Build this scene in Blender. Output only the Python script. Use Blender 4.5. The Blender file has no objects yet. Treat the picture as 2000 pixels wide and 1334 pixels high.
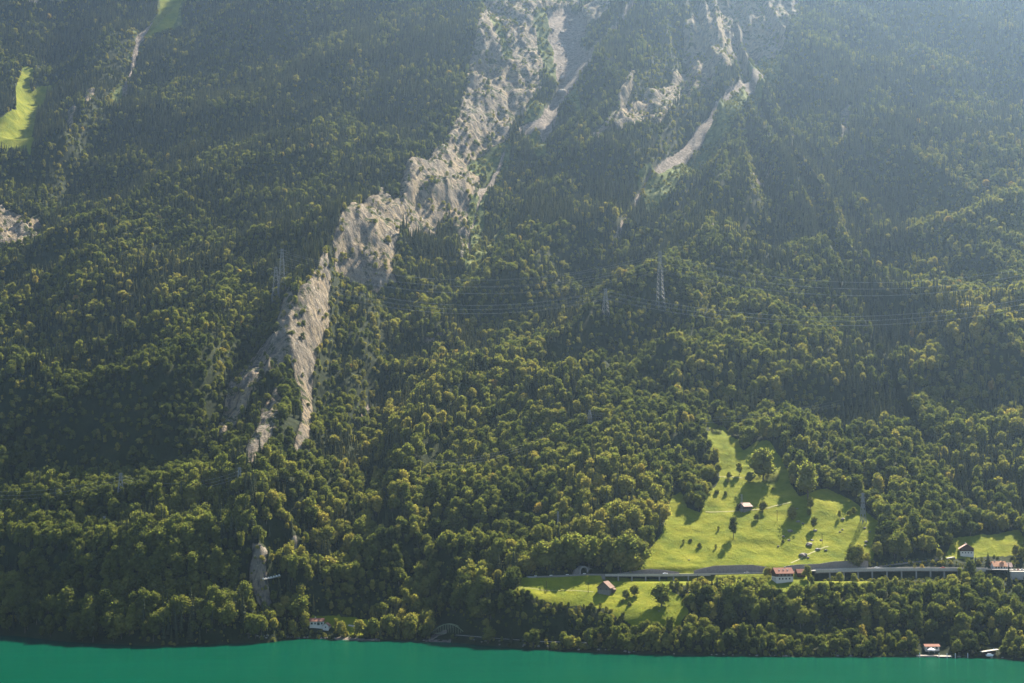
import bpy, bmesh, math, random, time
import numpy as np
from mathutils import Vector, Matrix
from mathutils.geometry import delaunay_2d_cdt
T0 = time.time()
random.seed(7)
RNG = np.random.default_rng(11)
SC = bpy.context.scene
COL = SC.collection

# ------------------------------------------------------------------ camera
CAM_H = 150.0
F_PX = 3078.0                       # focal length in pixels of the 2000 px wide photograph
PITCH = math.atan((920 - 667) / F_PX)
cam = bpy.data.cameras.new('camera')
cam.sensor_width = 36.0
cam.lens = 36.0 * F_PX / 2000.0
cam.clip_start = 5.0
cam.clip_end = 12000.0
cam_o = bpy.data.objects.new('camera', cam)
cam_o.location = (0, 0, CAM_H)
cam_o.rotation_euler = (math.radians(90) + PITCH, 0, 0)
COL.objects.link(cam_o)
SC.camera = cam_o

# ------------------------------------------------------------------ sky, sun, exposure
SUN_AZ = math.radians(28.0)         # from the view direction towards the right
SUN_EL = math.radians(44.0)
world = bpy.data.worlds.new('World')
SC.world = world
world.use_nodes = True
wn = world.node_tree
wn.nodes.clear()
sky = wn.nodes.new('ShaderNodeTexSky')
sky.sky_type = 'NISHITA'
sky.sun_disc = False
sky.sun_elevation = SUN_EL
sky.sun_rotation = SUN_AZ
sky.air_density = 1.0
sky.dust_density = 0.3
bg = wn.nodes.new('ShaderNodeBackground')
bg.inputs['Strength'].default_value = 0.05
wo = wn.nodes.new('ShaderNodeOutputWorld')
wn.links.new(sky.outputs[0], bg.inputs[0])
wn.links.new(bg.outputs[0], wo.inputs[0])
sun = bpy.data.lights.new('sun', 'SUN')
sun.energy = 5.0
sun.angle = math.radians(0.53)
sun.color = (1.0, 0.88, 0.69)
sun_o = bpy.data.objects.new('sun', sun)
SDIR = Vector((math.sin(SUN_AZ) * math.cos(SUN_EL), math.cos(SUN_AZ) * math.cos(SUN_EL), math.sin(SUN_EL)))
sun_o.rotation_euler = SDIR.to_track_quat('Z', 'Y').to_euler()
sun_o.location = (600, 2000, 2500)
COL.objects.link(sun_o)
SC.view_settings.view_transform = 'Standard'
SC.view_settings.look = 'None'
SC.view_settings.exposure = 2.1
SC.view_settings.gamma = 1.0
SC.cycles.max_bounces = 4
SC.cycles.diffuse_bounces = 1
SC.cycles.glossy_bounces = 2
SC.cycles.transmission_bounces = 2
SC.cycles.transparent_max_bounces = 6
SC.cycles.volume_bounces = 0
SC.cycles.caustics_reflective = False
SC.cycles.caustics_refractive = False

# ------------------------------------------------------------------ pixel <-> world
CP, SP = math.cos(PITCH), math.sin(PITCH)

def P(u, v, Y):
    a = (u - 1000) / F_PX; b = (667 - v) / F_PX
    k = Y / (CP - b * SP)
    return (a * k, Y, CAM_H + k * (SP + b * CP))

def Pz(u, v, z):
    a = (u - 1000) / F_PX; b = (667 - v) / F_PX
    k = (z - CAM_H) / (SP + b * CP)
    return (a * k, k * (CP - b * SP), z)

def proj(x, y, z):
    x = np.asarray(x, float); y = np.asarray(y, float); z = np.asarray(z, float) - CAM_H
    d = y * CP + z * SP
    return 1000 + F_PX * x / d, 667 - F_PX * (-y * SP + z * CP) / d

# ------------------------------------------------------------------ numpy noise
def _hash(ix, iy, iz, seed):
    h = (ix * 374761393 + iy * 668265263 + iz * 2147483647 + seed * 974634777) & 0xFFFFFFFF
    h = ((h ^ (h >> 13)) * 1274126177) & 0xFFFFFFFF
    h = (h ^ (h >> 16)) & 0xFFFFFFFF
    return h.astype(np.float64) / 4294967295.0

def vnoise(x, y, z=None, seed=0):
    x = np.asarray(x, float); y = np.asarray(y, float)
    fx = np.floor(x); fy = np.floor(y)
    ix = fx.astype(np.int64); iy = fy.astype(np.int64)
    tx = x - fx; ty = y - fy
    tx = tx * tx * tx * (tx * (tx * 6 - 15) + 10); ty = ty * ty * ty * (ty * (ty * 6 - 15) + 10)
    if z is None:
        iz = np.zeros_like(ix)
        c00 = _hash(ix, iy, iz, seed); c10 = _hash(ix + 1, iy, iz, seed)
        c01 = _hash(ix, iy + 1, iz, seed); c11 = _hash(ix + 1, iy + 1, iz, seed)
        return ((c00 * (1 - tx) + c10 * tx) * (1 - ty) + (c01 * (1 - tx) + c11 * tx) * ty) * 2 - 1
    z = np.asarray(z, float); fz = np.floor(z); iz = fz.astype(np.int64); tz = z - fz
    tz = tz * tz * (3 - 2 * tz)
    r = []
    for dz in (0, 1):
        c00 = _hash(ix, iy, iz + dz, seed); c10 = _hash(ix + 1, iy, iz + dz, seed)
        c01 = _hash(ix, iy + 1, iz + dz, seed); c11 = _hash(ix + 1, iy + 1, iz + dz, seed)
        r.append((c00 * (1 - tx) + c10 * tx) * (1 - ty) + (c01 * (1 - tx) + c11 * tx) * ty)
    return (r[0] * (1 - tz) + r[1] * tz) * 2 - 1

def fbm(x, y, seed=0, octs=4, gain=0.5):
    s = 0; a = 1.0; n = 0
    for o in range(octs):
        s = s + a * vnoise(x * 2 ** o + 13.7 * o, y * 2 ** o - 7.3 * o, seed=seed + o); n += a; a *= gain
    return s / n

def ridged(x, y, seed=0, octs=4, gain=0.5):
    s = 0; a = 1.0; n = 0
    for o in range(octs):
        s = s + a * (1 - 2 * np.abs(vnoise(x * 2 ** o + 3.1 * o, y * 2 ** o + 9.2 * o, seed=seed + o))); n += a; a *= gain
    return s / n

# ------------------------------------------------------------------ control lines of the relief
_bv = [-500, -350, -100, 0, 200, 400, 600, 800, 900, 1000, 1060, 1120]
_by = [4180, 3960, 3400, 3180, 2800, 2420, 2085, 1802, 1672, 1558, 1499, 1442]
def ym(v): return 766.4 / (.466 - (920 - v) / F_PX)      # 25 degree meadow slope above the motorway
def yb(v): return float(np.interp(v, _bv, _by))

LINES = []      # every entry: list of (x, y, z)
def L(*pts):            # (u, v, offset from the base depth)
    LINES.append([P(u, v, yb(v) + o) for u, v, o in pts])
def LZ(*pts):           # (u, v, z)
    LINES.append([Pz(u, v, z) for u, v, z in pts])

SHORE = [(-500, 1216), (-150, 1222), (0, 1228), (60, 1232), (110, 1240), (200, 1248), (330, 1254), (400, 1250), (440, 1249), (480, 1247), (500, 1248), (560, 1247),
         (640, 1249), (740, 1252), (800, 1252), (845, 1254), (880, 1254), (1000, 1262), (1140, 1272), (1260, 1277), (1400, 1280), (1560, 1284),
         (1700, 1284), (1790, 1283), (1900, 1284), (2000, 1291), (2200, 1300), (2500, 1310)]
LZ(*[(u, v, 0.0) for u, v in SHORE])
LINES.append([(x, y - 45, -12.0) for x, y, z in LINES[0]])
LINES.append([(x * 1.0, y - 260, -40.0) for x, y, z in LINES[0]])
# low shelf on the right: cycle track
LZ((890, 1240, 5), (960, 1246, 5), (1060, 1253, 6), (1230, 1256, 6), (1400, 1257, 6), (1560, 1259, 6), (1700, 1259, 6), (1830, 1262, 6), (2000, 1266, 6), (2300, 1270, 6))
LZ((1060, 1246, 8.5), (1230, 1249, 9), (1400, 1251, 9), (1700, 1252, 9), (2000, 1256, 9), (2300, 1262, 9))
# motorway shelf
ROAD_PIX = [(1030, 1127), (1090, 1125), (1140, 1122), (1220, 1122), (1300, 1122), (1400, 1121), (1500, 1119), (1590, 1114), (1700, 1111), (1800, 1110), (1880, 1111), (1960, 1112), (2060, 1113), (2250, 1114)]
ROAD_Y = [1426, 1430, 1434, 1436, 1437, 1438, 1438, 1440, 1440, 1440, 1440, 1440, 1440, 1440]
ROAD = [P(u, v, Y) for (u, v), Y in zip(ROAD_PIX, ROAD_Y)]
def LY(*pts): LINES.append([P(u, v, Y) for u, v, Y in pts])
LINES.append([(x, y, z) for x, y, z in ROAD])
# lower meadow, its rim and the bank below
LY((1000, 1158, 1388), (1050, 1170, 1380), (1100, 1179, 1374), (1150, 1180, 1374), (1190, 1185, 1370), (1215, 1208, 1350), (1260, 1218, 1340), (1312, 1228, 1328))
LY((1000, 1222, 1372), (1060, 1228, 1356), (1150, 1234, 1343), (1210, 1238, 1333))
LY((1310, 1150, 1395), (1312, 1190, 1358), (1316, 1225, 1330))
LY((1400, 1137, 1414), (1490, 1138, 1412), (1530, 1138, 1411), (1600, 1138, 1412), (1700, 1138, 1414), (1850, 1140, 1414), (2000, 1146, 1412), (2250, 1150, 1412))
LY((1400, 1170, 1380), (1600, 1172, 1378), (1800, 1178, 1376), (2000, 1185, 1372), (2250, 1190, 1372))
LY((1400, 1228, 1340), (1600, 1232, 1335), (1800, 1234, 1332), (2000, 1240, 1322), (2250, 1244, 1318))
# centre shore, hill with woods, stream mouth
LZ((570, 1235, 4), (624, 1231, 6), (680, 1232, 6), (760, 1232, 6), (820, 1236, 5.5))
LZ((560, 1215, 11), (640, 1214, 12), (720, 1214, 12), (800, 1216, 11), (850, 1226, 8))
LINES.append([P(560, 1160, 1475), P(640, 1150, 1480), P(720, 1155, 1478), P(790, 1170, 1460)])
LINES.append([P(545, 1118, 1500), P(620, 1112, 1510), P(700, 1112, 1512), P(790, 1112, 1512), P(900, 1120, 1470), P(1000, 1127, 1440)])
LINES.append([P(870, 1232, 1425), P(850, 1205, 1465), P(835, 1160, 1500), P(830, 1118, 1520)])
LINES.append([P(900, 1190, 1420), P(920, 1140, 1445), P(985, 1165, 1400)])
# left headland in steps
LINES.append([P(u, v, Y) for u, v, Y in [(-300, 1170, 1480), (0, 1175, 1475), (100, 1185, 1440), (250, 1190, 1405), (400, 1190, 1400), (490, 1190, 1412), (520, 1205, 1425)]])
LINES.append([P(u, v, Y) for u, v, Y in [(-300, 1120, 1500), (0, 1120, 1500), (150, 1135, 1465), (300, 1130, 1430), (420, 1135, 1425), (490, 1130, 1430), (512, 1132, 1440), (545, 1124, 1490)]])
LINES.append([P(u, v, Y) for u, v, Y in [(-300, 1060, 1520), (0, 1060, 1530), (150, 1080, 1490), (300, 1065, 1462), (400, 1060, 1460), (470, 1045, 1465), (500, 1060, 1452), (520, 1040, 1462), (578, 1050, 1470), (584, 1110, 1492)]])
LINES.append([P(u, v, Y) for u, v, Y in [(-300, 1010, 1600), (0, 1010, 1600), (150, 1030, 1560), (280, 1030, 1530), (370, 1035, 1520), (420, 1025, 1525)]])
LINES.append([P(u, v, Y) for u, v, Y in [(-300, 950, 1640), (0, 960, 1630), (90, 985, 1580), (230, 985, 1560), (350, 985, 1545), (440, 975, 1520), (480, 960, 1515), (520, 965, 1505), (575, 960, 1505)]])
LINES.append([P(u, v, Y) for u, v, Y in [(60, 955, 1650), (150, 948, 1662), (250, 946, 1662), (350, 944, 1650), (430, 940, 1612), (470, 932, 1566)]])
LINES.append([P(u, v, Y) for u, v, Y in [(-300, 760, 1760), (0, 780, 1760), (60, 880, 1690), (130, 800, 1700), (200, 730, 1740), (300, 760, 1720), (360, 800, 1700), (400, 750, 1730), (430, 640, 1840)]])
LINES.append([P(u, v, Y) for u, v, Y in [(160, 860, 1686), (240, 850, 1684), (310, 855, 1668), (380, 870, 1668)]])
LY((40, 1100, 1512), (150, 1116, 1478), (300, 1108, 1452), (400, 1106, 1450), (470, 1098, 1456), (496, 1096, 1452))
LY((60, 1016, 1592), (150, 1042, 1548), (280, 1046, 1522), (380, 1048, 1512), (430, 1040, 1512))
# pylon rib and bright crag: crest, left foot, right foot
LY((540, 600, 1935), (515, 660, 1905), (488, 720, 1862), (446, 800, 1775), (424, 880, 1690), (440, 932, 1622))
LINES.append([P(u, v, Y) for u, v, Y in [(642, 480, 1990), (612, 550, 1930), (590, 600, 1880), (574, 660, 1825), (562, 720, 1765), (545, 790, 1700), (515, 860, 1635), (482, 935, 1545)]])
LINES.append([P(u, v, Y) for u, v, Y in [(640, 500, 2040), (648, 560, 2010), (648, 620, 1975), (640, 690, 1900), (616, 750, 1830), (612, 800, 1775), (604, 850, 1715), (590, 905, 1640), (570, 940, 1580)]])
LINES.append([P(u, v, Y) for u, v, Y in [(672, 640, 2000), (668, 720, 1920), (655, 800, 1830), (640, 870, 1740), (640, 960, 1620), (620, 1040, 1540), (600, 1100, 1525)]])
# cliff crest
LINES.append([P(u, v, yb(v) + o) for u, v, o in [(955, -150, -70), (950, 0, -70), (918, 120, -85), (905, 200, -90), (872, 268, -95), (830, 322, -105), (790, 370, -105), (755, 397, -110), (700, 440, -120), (648, 480, -130 - 95)]])
# cliff foot
L((955, 230, -10), (935, 330, 0), (905, 400, 0), (880, 450, 10), (840, 500, 20), (800, 560, 20), (770, 590, 10), (720, 610, 0), (670, 600, -20), (645, 590, -60))
L((760, 400, -60), (772, 450, -60), (765, 520, -40), (770, 588, 10))
L((1005, -100, -30), (1005, 0, -30), (985, 90, -40), (1000, 150, -25), (990, 240, -15), (962, 300, 0))
# second tower
L((1050, -100, 0), (1055, 0, 0), (1050, 90, 10), (1060, 180, 15), (1062, 250, -10), (1048, 310, -10), (1020, 400, 0), (990, 470, 10), (955, 560, 30))
L((1025, 230, 15), (1000, 300, 30), (965, 350, 35), (935, 420, 45), (915, 470, 45), (920, 540, 55), (905, 610, 55))
# main gully
L((1110, -150, 80), (1100, 30, 70), (1115, 110, 50), (1095, 180, 55), (1068, 262, 60), (1050, 350, 80), (1010, 430, 95), (965, 540, 100), (920, 600, 100), (868, 662, 100), (800, 715, 100), (738, 780, 95), (708, 830, 90), (700, 880, 85), (716, 950, 70), (722, 1010, 55), (750, 1080, 28))
# spur on the near side of the gully
LINES.append([P(u, v, Y) for u, v, Y in [(715, 640, 2000), (706, 720, 1890), (692, 800, 1795), (680, 870, 1715), (690, 950, 1625), (706, 1020, 1560), (735, 1070, 1525)]])
L((800, 600, 30), (820, 650, 20), (780, 690, 30))
# wooded wedge and slabs
L((1285, -150, -40), (1260, 10, -40), (1205, 90, -50), (1150, 170, -60), (1115, 260, -60), (1080, 340, -30))
L((1180, 10, 30), (1150, 60, 40), (1160, 120, 10))
L((1330, 20, -10), (1300, 90, -40), (1235, 190, -60), (1180, 255, -60), (1138, 305, -50))
L((1345, 120, 60), (1300, 190, 50), (1240, 250, 30), (1200, 290, 20), (1140, 340, 20), (1100, 420, 40))
L((1360, 130, 0), (1330, 200, -20), (1290, 262, -30), (1220, 330, -20))
L((1400, -150, 40), (1400, 20, 40), (1440, 60, 90), (1480, 110, 100), (1450, 140, 60))
L((1560, -150, 60), (1560, 20, 60), (1530, 90, 40), (1480, 150, 45), (1390, 240, 45), (1300, 345, 45), (1220, 450, 40), (1120, 590, 40), (1020, 640, 40), (930, 690, 45))
L((1580, 60, -10), (1500, 180, -5), (1410, 290, -5), (1320, 410, -5), (1280, 500, -10))
# middle spur with the two pylons
L((1420, 420, -40), (1380, 500, -55), (1300, 585, -75), (1185, 612, -85), (1080, 650, -80), (960, 710, -75), (870, 770, -70), (800, 870, -55), (765, 960, -40))
L((1450, 640, 15), (1250, 720, 15), (1080, 760, 25), (950, 840, 30), (880, 920, 30), (820, 1000, 20), (800, 1060, 20))
L((1600, 560, 0), (1500, 680, -15), (1350, 700, -15))
L((1640, 745, -45), (1500, 745, -50), (1400, 735, -45), (1300, 742, -40), (1180, 752, -35), (1120, 780, -30))
L((1650, 800, 8), (1500, 806, 8), (1350, 815, 8), (1200, 842, 12), (1090, 890, 20), (960, 960, 20))
L((1700, 860, -20), (1560, 860, -25), (1450, 850, -15), (1300, 880, -20), (1180, 910, -35), (1050, 930, -30), (950, 960, -20))
LINES.append([P(u, v, Y) for u, v, Y in [(1290, 1010, 1545), (1200, 1040, 1510), (1080, 1070, 1490), (950, 1075, 1520)]])
LINES.append([P(u, v, Y) for u, v, Y in [(1235, 1114, 1455), (1140, 1105, 1452), (1060, 1105, 1462), (950, 1105, 1490)]])
# upper meadow
def LM(*pts): LINES.append([P(u, v, ym(v) + o) for u, v, o in pts])
LM((1235, 1112, 0), (1290, 1050, 0), (1310, 1000, 0), (1340, 960, 0), (1385, 900, 0), (1385, 855, 0))
LM((1380, 1104, 0), (1400, 1040, 0), (1460, 990, 0), (1500, 932, -6), (1470, 870, 0))
LM((1550, 1104, 0), (1560, 1050, 0), (1570, 1000, 0), (1582, 965, 0))
LM((1580, 930, 8), (1600, 890, 0))
LM((1560, 950, 0), (1616, 970, 0), (1660, 987, 0), (1700, 1017, 0), (1724, 1040, 0))
LM((1600, 952, 24), (1655, 970, 28), (1702, 1000, 28), (1732, 1026, 22))
LM((1690, 1096, 0), (1700, 1045, 0))
LM((1690, 940, 4), (1700, 900, -10))
LM((1285, 1010, -20), (1200, 1030, -38), (1080, 1040, -45), (950, 1050, -25), (850, 1050, -10))
LM((1235, 1112, 0), (1140, 1100, 6), (1060, 1100, 8), (950, 1095, 20))
# right fold
L((1620, 60, -20), (1600, 250, -20), (1640, 420, -25), (1655, 600, -20), (1720, 740, -20), (1770, 840, -15), (1780, 960, -20))
L((1660, 60, 10), (1655, 250, 20), (1688, 430, 20), (1700, 580, 30), (1775, 690, 35), (1825, 800, 40), (1835, 900, 30), (1850, 1000, 10))
L((1800, -100, -20), (1800, 200, -20), (1820, 400, -20), (1850, 550, -30), (1950, 640, -70), (2100, 640, -120))
L((1840, 775, 0), (1880, 735, -40), (1960, 675, -80), (2100, 650, -120))
L((1840, 850, 40), (1900, 845, 35), (1980, 830, 20), (2120, 820, 0))
L((1870, 890, -10), (1960, 880, -20), (2100, 880, -30))
LM((1780, 1060, 0), (1850, 1060, 0), (1900, 1045, 0), (2000, 1040, 0), (2250, 1040, 0))
LM((1760, 1096, 3), (1850, 1090, 3), (1920, 1088, 2), (2000, 1088, 2), (2250, 1088, 2))
LM((1720, 1010, -10), (1800, 1000, -12), (1850, 980, -5))
L((2200, 300, -60), (2350, 600, -140), (2400, 900, -120))
L((2300, -450, 0), (1900, -450, 0), (1400, -450, 0), (900, -450, 0), (300, -450, 0), (-400, -450, 0))
# left slopes
L((800, -150, -30), (780, 60, -30), (700, 250, -60), (640, 350, -80), (560, 450, -90), (520, 520, -70))
L((620, -100, -10), (560, 100, -20), (450, 280, -30), (350, 420, -30), (250, 520, -20), (150, 640, -20), (60, 740, -10))
L((480, 420, -20), (400, 520, -20), (300, 640, -10), (250, 690, -10))
L((380, -150, 70), (330, 20, 60), (268, 85, 60), (250, 160, 60), (215, 225, 60), (170, 300, 60), (105, 400, 60), (70, 480, 60), (25, 570, 50), (-120, 700, 40), (-300, 800, 30))
L((400, 60, 10), (320, 200, 10), (230, 330, 10), (140, 450, 15), (60, 590, 15))
L((200, -100, 10), (215, 60, 0), (180, 190, -30), (140, 270, -40), (100, 340, -30), (95, 405, 0), (40, 440, 40))
L((170, 210, 30), (140, 285, 20))
L((70, 60, 20), (44, 150, -5), (36, 200, -15), (0, 270, -30), (-200, 320, -20))
L((110, 60, 50), (104, 180, 62), (75, 225, 62), (52, 300, 55))
L((0, 400, -10), (60, 412, -20)); L((0, 480, 40), (50, 500, 40)); L((-300, 60, 0), (-350, 450, 0), (-400, 700, 0))

# ------------------------------------------------------------------ triangulate, raster, soften
def build_height():
    pts = []; edges = []
    for ln in LINES:
        seg = []
        for i, p in enumerate(ln):
            if i:
                q = ln[i - 1]
                n = max(1, int(math.hypot(p[0] - q[0], p[1] - q[1]) / 45))
                for k in range(1, n):
                    t = k / n
                    seg.append(tuple(q[j] + (p[j] - q[j]) * t for j in range(3)))
            seg.append(p)
        for i, p in enumerate(seg):
            pts.append(p)
            if i: edges.append((len(pts) - 2, len(pts) - 1))
    for p in [(-2500, 900, -60), (2500, 900, -60), (-2500, 4400, 1850), (2500, 4400, 1850), (-2500, 1500, 60), (2500, 1500, 60), (-2500, 2400, 600), (2500, 2400, 600)]:
        pts.append(p)
    co = [Vector((p[0], p[1])) for p in pts]
    vo, eo, fo, ov, oe, of = delaunay_2d_cdt(co, edges, [], 0, 0.5)
    zs = np.zeros(len(vo))
    for i, src in enumerate(ov):
        zs[i] = np.mean([pts[j][2] for j in src]) if len(src) else np.nan
    V = np.array([(v.x, v.y) for v in vo])
    # crossings of two lines: average of the neighbours along the edges
    for _ in range(6):
        bad = np.where(np.isnan(zs))[0]
        if not len(bad): break
        for b in bad:
            nb = [e[0] if e[1] == b else e[1] for e in eo if b in e]
            nb = [k for k in nb if not np.isnan(zs[k])]
            if nb:
                w = [1 / (1e-3 + np.hypot(*(V[k] - V[b]))) for k in nb]
                zs[b] = np.average(zs[nb], weights=w)
    return V, zs, fo

G = 4.0
GX0, GX1, GY0, GY1 = -1820.0, 1820.0, 1000.0, 4240.0
gx = np.arange(GX0, GX1 + G, G); gy = np.arange(GY0, GY1 + G, G)
HG = np.full((len(gy), len(gx)), 0.0)
V2, Z2, F2 = build_height()
for f in F2:
    if len(f) != 3: continue
    a, b, c = V2[f[0]], V2[f[1]], V2[f[2]]
    x0 = max(0, int((min(a[0], b[0], c[0]) - GX0) / G)); x1 = min(len(gx) - 1, int((max(a[0], b[0], c[0]) - GX0) / G) + 1)
    y0 = max(0, int((min(a[1], b[1], c[1]) - GY0) / G)); y1 = min(len(gy) - 1, int((max(a[1], b[1], c[1]) - GY0) / G) + 1)
    if x1 < x0 or y1 < y0: continue
    X, Yy = np.meshgrid(gx[x0:x1 + 1], gy[y0:y1 + 1])
    d = (b[1] - c[1]) * (a[0] - c[0]) + (c[0] - b[0]) * (a[1] - c[1])
    if abs(d) < 1e-9: continue
    l1 = ((b[1] - c[1]) * (X - c[0]) + (c[0] - b[0]) * (Yy - c[1])) / d
    l2 = ((c[1] - a[1]) * (X - c[0]) + (a[0] - c[0]) * (Yy - c[1])) / d
    l3 = 1 - l1 - l2
    m = (l1 >= -1e-6) & (l2 >= -1e-6) & (l3 >= -1e-6)
    sub = HG[y0:y1 + 1, x0:x1 + 1]
    sub[m] = (l1 * Z2[f[0]] + l2 * Z2[f[1]] + l3 * Z2[f[2]])[m]

def blur(A, sig):
    r = int(3 * sig) + 1
    k = np.exp(-0.5 * (np.arange(-r, r + 1) / sig) ** 2); k /= k.sum()
    for ax in (0, 1):
        Ap = np.pad(A, [(r, r) if i == ax else (0, 0) for i in (0, 1)], mode='edge')
        A = sum(k[i] * (Ap[i:i + A.shape[0]] if ax == 0 else Ap[:, i:i + A.shape[1]]) for i in range(2 * r + 1))
    return A
H_soft = blur(HG, 2.6)
H_low = blur(HG, 1.7)
Yg = gy[:, None]
wlow = np.clip((1560 - Yg) / 80, 0, 1)            # finer relief is kept near the lake
HG = H_soft * (1 - wlow) + H_low * wlow

def bil(A, x, y):
    fx = np.clip((np.asarray(x) - GX0) / G, 0, len(gx) - 1.001); fy = np.clip((np.asarray(y) - GY0) / G, 0, len(gy) - 1.001)
    ix = fx.astype(int); iy = fy.astype(int); tx = fx - ix; ty = fy - iy
    return (A[iy, ix] * (1 - tx) + A[iy, ix + 1] * tx) * (1 - ty) + (A[iy + 1, ix] * (1 - tx) + A[iy + 1, ix + 1] * tx) * ty

# ------------------------------------------------------------------ zones (outlined in the photograph, carried by the ground)
def inpoly(u, v, poly):
    r = np.zeros(np.shape(u), bool); n = len(poly)
    for i in range(n):
        x1, y1 = poly[i]; x2, y2 = poly[(i + 1) % n]
        if y1 == y2: continue
        c = ((y1 > v) != (y2 > v)) & (u < (x2 - x1) * (v - y1) / (y2 - y1) + x1)
        r ^= c
    return r
def dline(u, v, pl):
    d = np.full(np.shape(u), 1e9)
    for (x1, y1), (x2, y2) in zip(pl[:-1], pl[1:]):
        dx, dy = x2 - x1, y2 - y1
        t = np.clip(((u - x1) * dx + (v - y1) * dy) / (dx * dx + dy * dy), 0, 1)
        d = np.minimum(d, np.hypot(u - x1 - t * dx, v - y1 - t * dy))
    return d

ROCK = [
 [(492, 1062), (525, 1080), (520, 1135), (532, 1200), (524, 1215), (500, 1190), (484, 1140), (494, 1110)],
 [(952, -60), (1060, -60), (1064, 60), (1056, 120), (1062, 190), (1040, 200), (1010, 250), (985, 296), (940, 320), (925, 400), (915, 430), (918, 560), (905, 560), (898, 480), (872, 440), (850, 480), (800, 520), (785, 480), (768, 560), (772, 600), (735, 612), (690, 590), (652, 560), (650, 500), (690, 450), (752, 398), (768, 440), (790, 378), (830, 322), (878, 262), (905, 200), (915, 130), (935, 50)],
 [(636, 500), (645, 600), (642, 690), (618, 742), (610, 800), (608, 860), (590, 915), (572, 905), (592, 830), (588, 770), (562, 722), (545, 740), (520, 745), (540, 690), (548, 640), (560, 588), (575, 600), (574, 650), (600, 590), (622, 545)],
 [(532, 690), (537, 740), (492, 795), (462, 850), (432, 895), (424, 870), (440, 800), (490, 730)],
 [(540, 760), (556, 800), (545, 860), (520, 900), (488, 945), (480, 925), (500, 860), (520, 800)],
 [(498, 1068), (522, 1095), (512, 1132), (498, 1110)], [(556, 1075), (578, 1050), (583, 1100), (562, 1116)],
 [(500, 1128), (522, 1160), (529, 1190), (522, 1206), (505, 1180), (488, 1140)],
 [(1335, 60), (1400, -20), (1420, -60), (1570, -60), (1560, 40), (1525, 105), (1480, 128), (1420, 155), (1372, 165), (1335, 205), (1290, 252), (1200, 285), (1198, 255), (1300, 185), (1338, 120)],
 [(1138, 302), (1205, 228), (1232, 150), (1245, 165), (1228, 222), (1165, 296)],
 [(1165, 60), (1230, -10), (1290, -60), (1180, -60), (1150, 20), (1068, 40), (1062, -60), (1200, -60), (1130, 60)],
 [(170, 185), (185, 180), (182, 215), (168, 240), (162, 235)], [(128, 245), (142, 235), (146, 262), (138, 284), (130, 280)],
 [(-60, 420), (60, 412), (92, 425), (85, 460), (62, 480), (50, 500), (-60, 490)], [(30, -60), (140, -60), (125, 12), (60, 18)],
 [(1465, 360), (1510, 330), (1500, 350), (1478, 372)], [(1370, 480), (1402, 455), (1400, 480), (1375, 500)], [(1640, 230), (1660, 225), (1655, 290), (1644, 290)],
 [(1385, 840), (1408, 832), (1405, 848), (1390, 850)], [(1502, 925), (1512, 922), (1522, 942), (1500, 940)],
]
SCREE_POLY = [[(1068, 45), (1110, 28), (1150, 62), (1128, 100), (1168, 135), (1125, 185), (1082, 250), (1062, 275), (1050, 245), (1092, 180), (1078, 110)], [(965, 330), (985, 300), (975, 330), (935, 400), (922, 400)], [(1020, 250), (1062, 232), (1055, 250), (1010, 270)]]
SCREE_LINE = [([(1275, -30), (1215, 50), (1150, 122), (1085, 225)], 5), ([(1480, 150), (1440, 185), (1385, 245), (1330, 300), (1285, 358)], 11),
              ([(985, 300), (945, 390), (915, 470), (920, 545)], 2.5), ([(330, 20), (268, 85), (250, 160), (243, 190)], 4), ([(1270, 365), (1200, 480)], 3),
              ([(862, 672), (822, 700)], 3), ([(722, 800), (704, 832)], 3.5), ([(960, 345), (905, 430)], 2), ([(1010, 600), (1010, 602)], 1)]
GRASS_POLY = [[(1030, 195), (1062, 215), (1066, 300), (1045, 318), (1020, 260)], [(46, 135), (66, 140), (60, 182), (106, 178), (72, 222), (58, 292), (30, 270), (-60, 275), (-60, 262), (8, 250), (40, 232), (38, 170)],
              [(300, -60), (400, -60), (352, 38), (272, 80), (310, 30)], [(980, 440), (1005, 430), (990, 500), (945, 560), (940, 540)], [(955, 10), (980, 60), (1005, 130), (985, 120), (960, 60)]]
GRASS_LINE = [([(1500, 135), (1400, 260), (1300, 360), (1270, 390)], 24), ([(1060, 60), (1075, 140), (1120, 200)], 16), ([(930, 320), (985, 300), (930, 420), (925, 560)], 16), ([(268, 85), (250, 160), (215, 225)], 10)]
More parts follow.
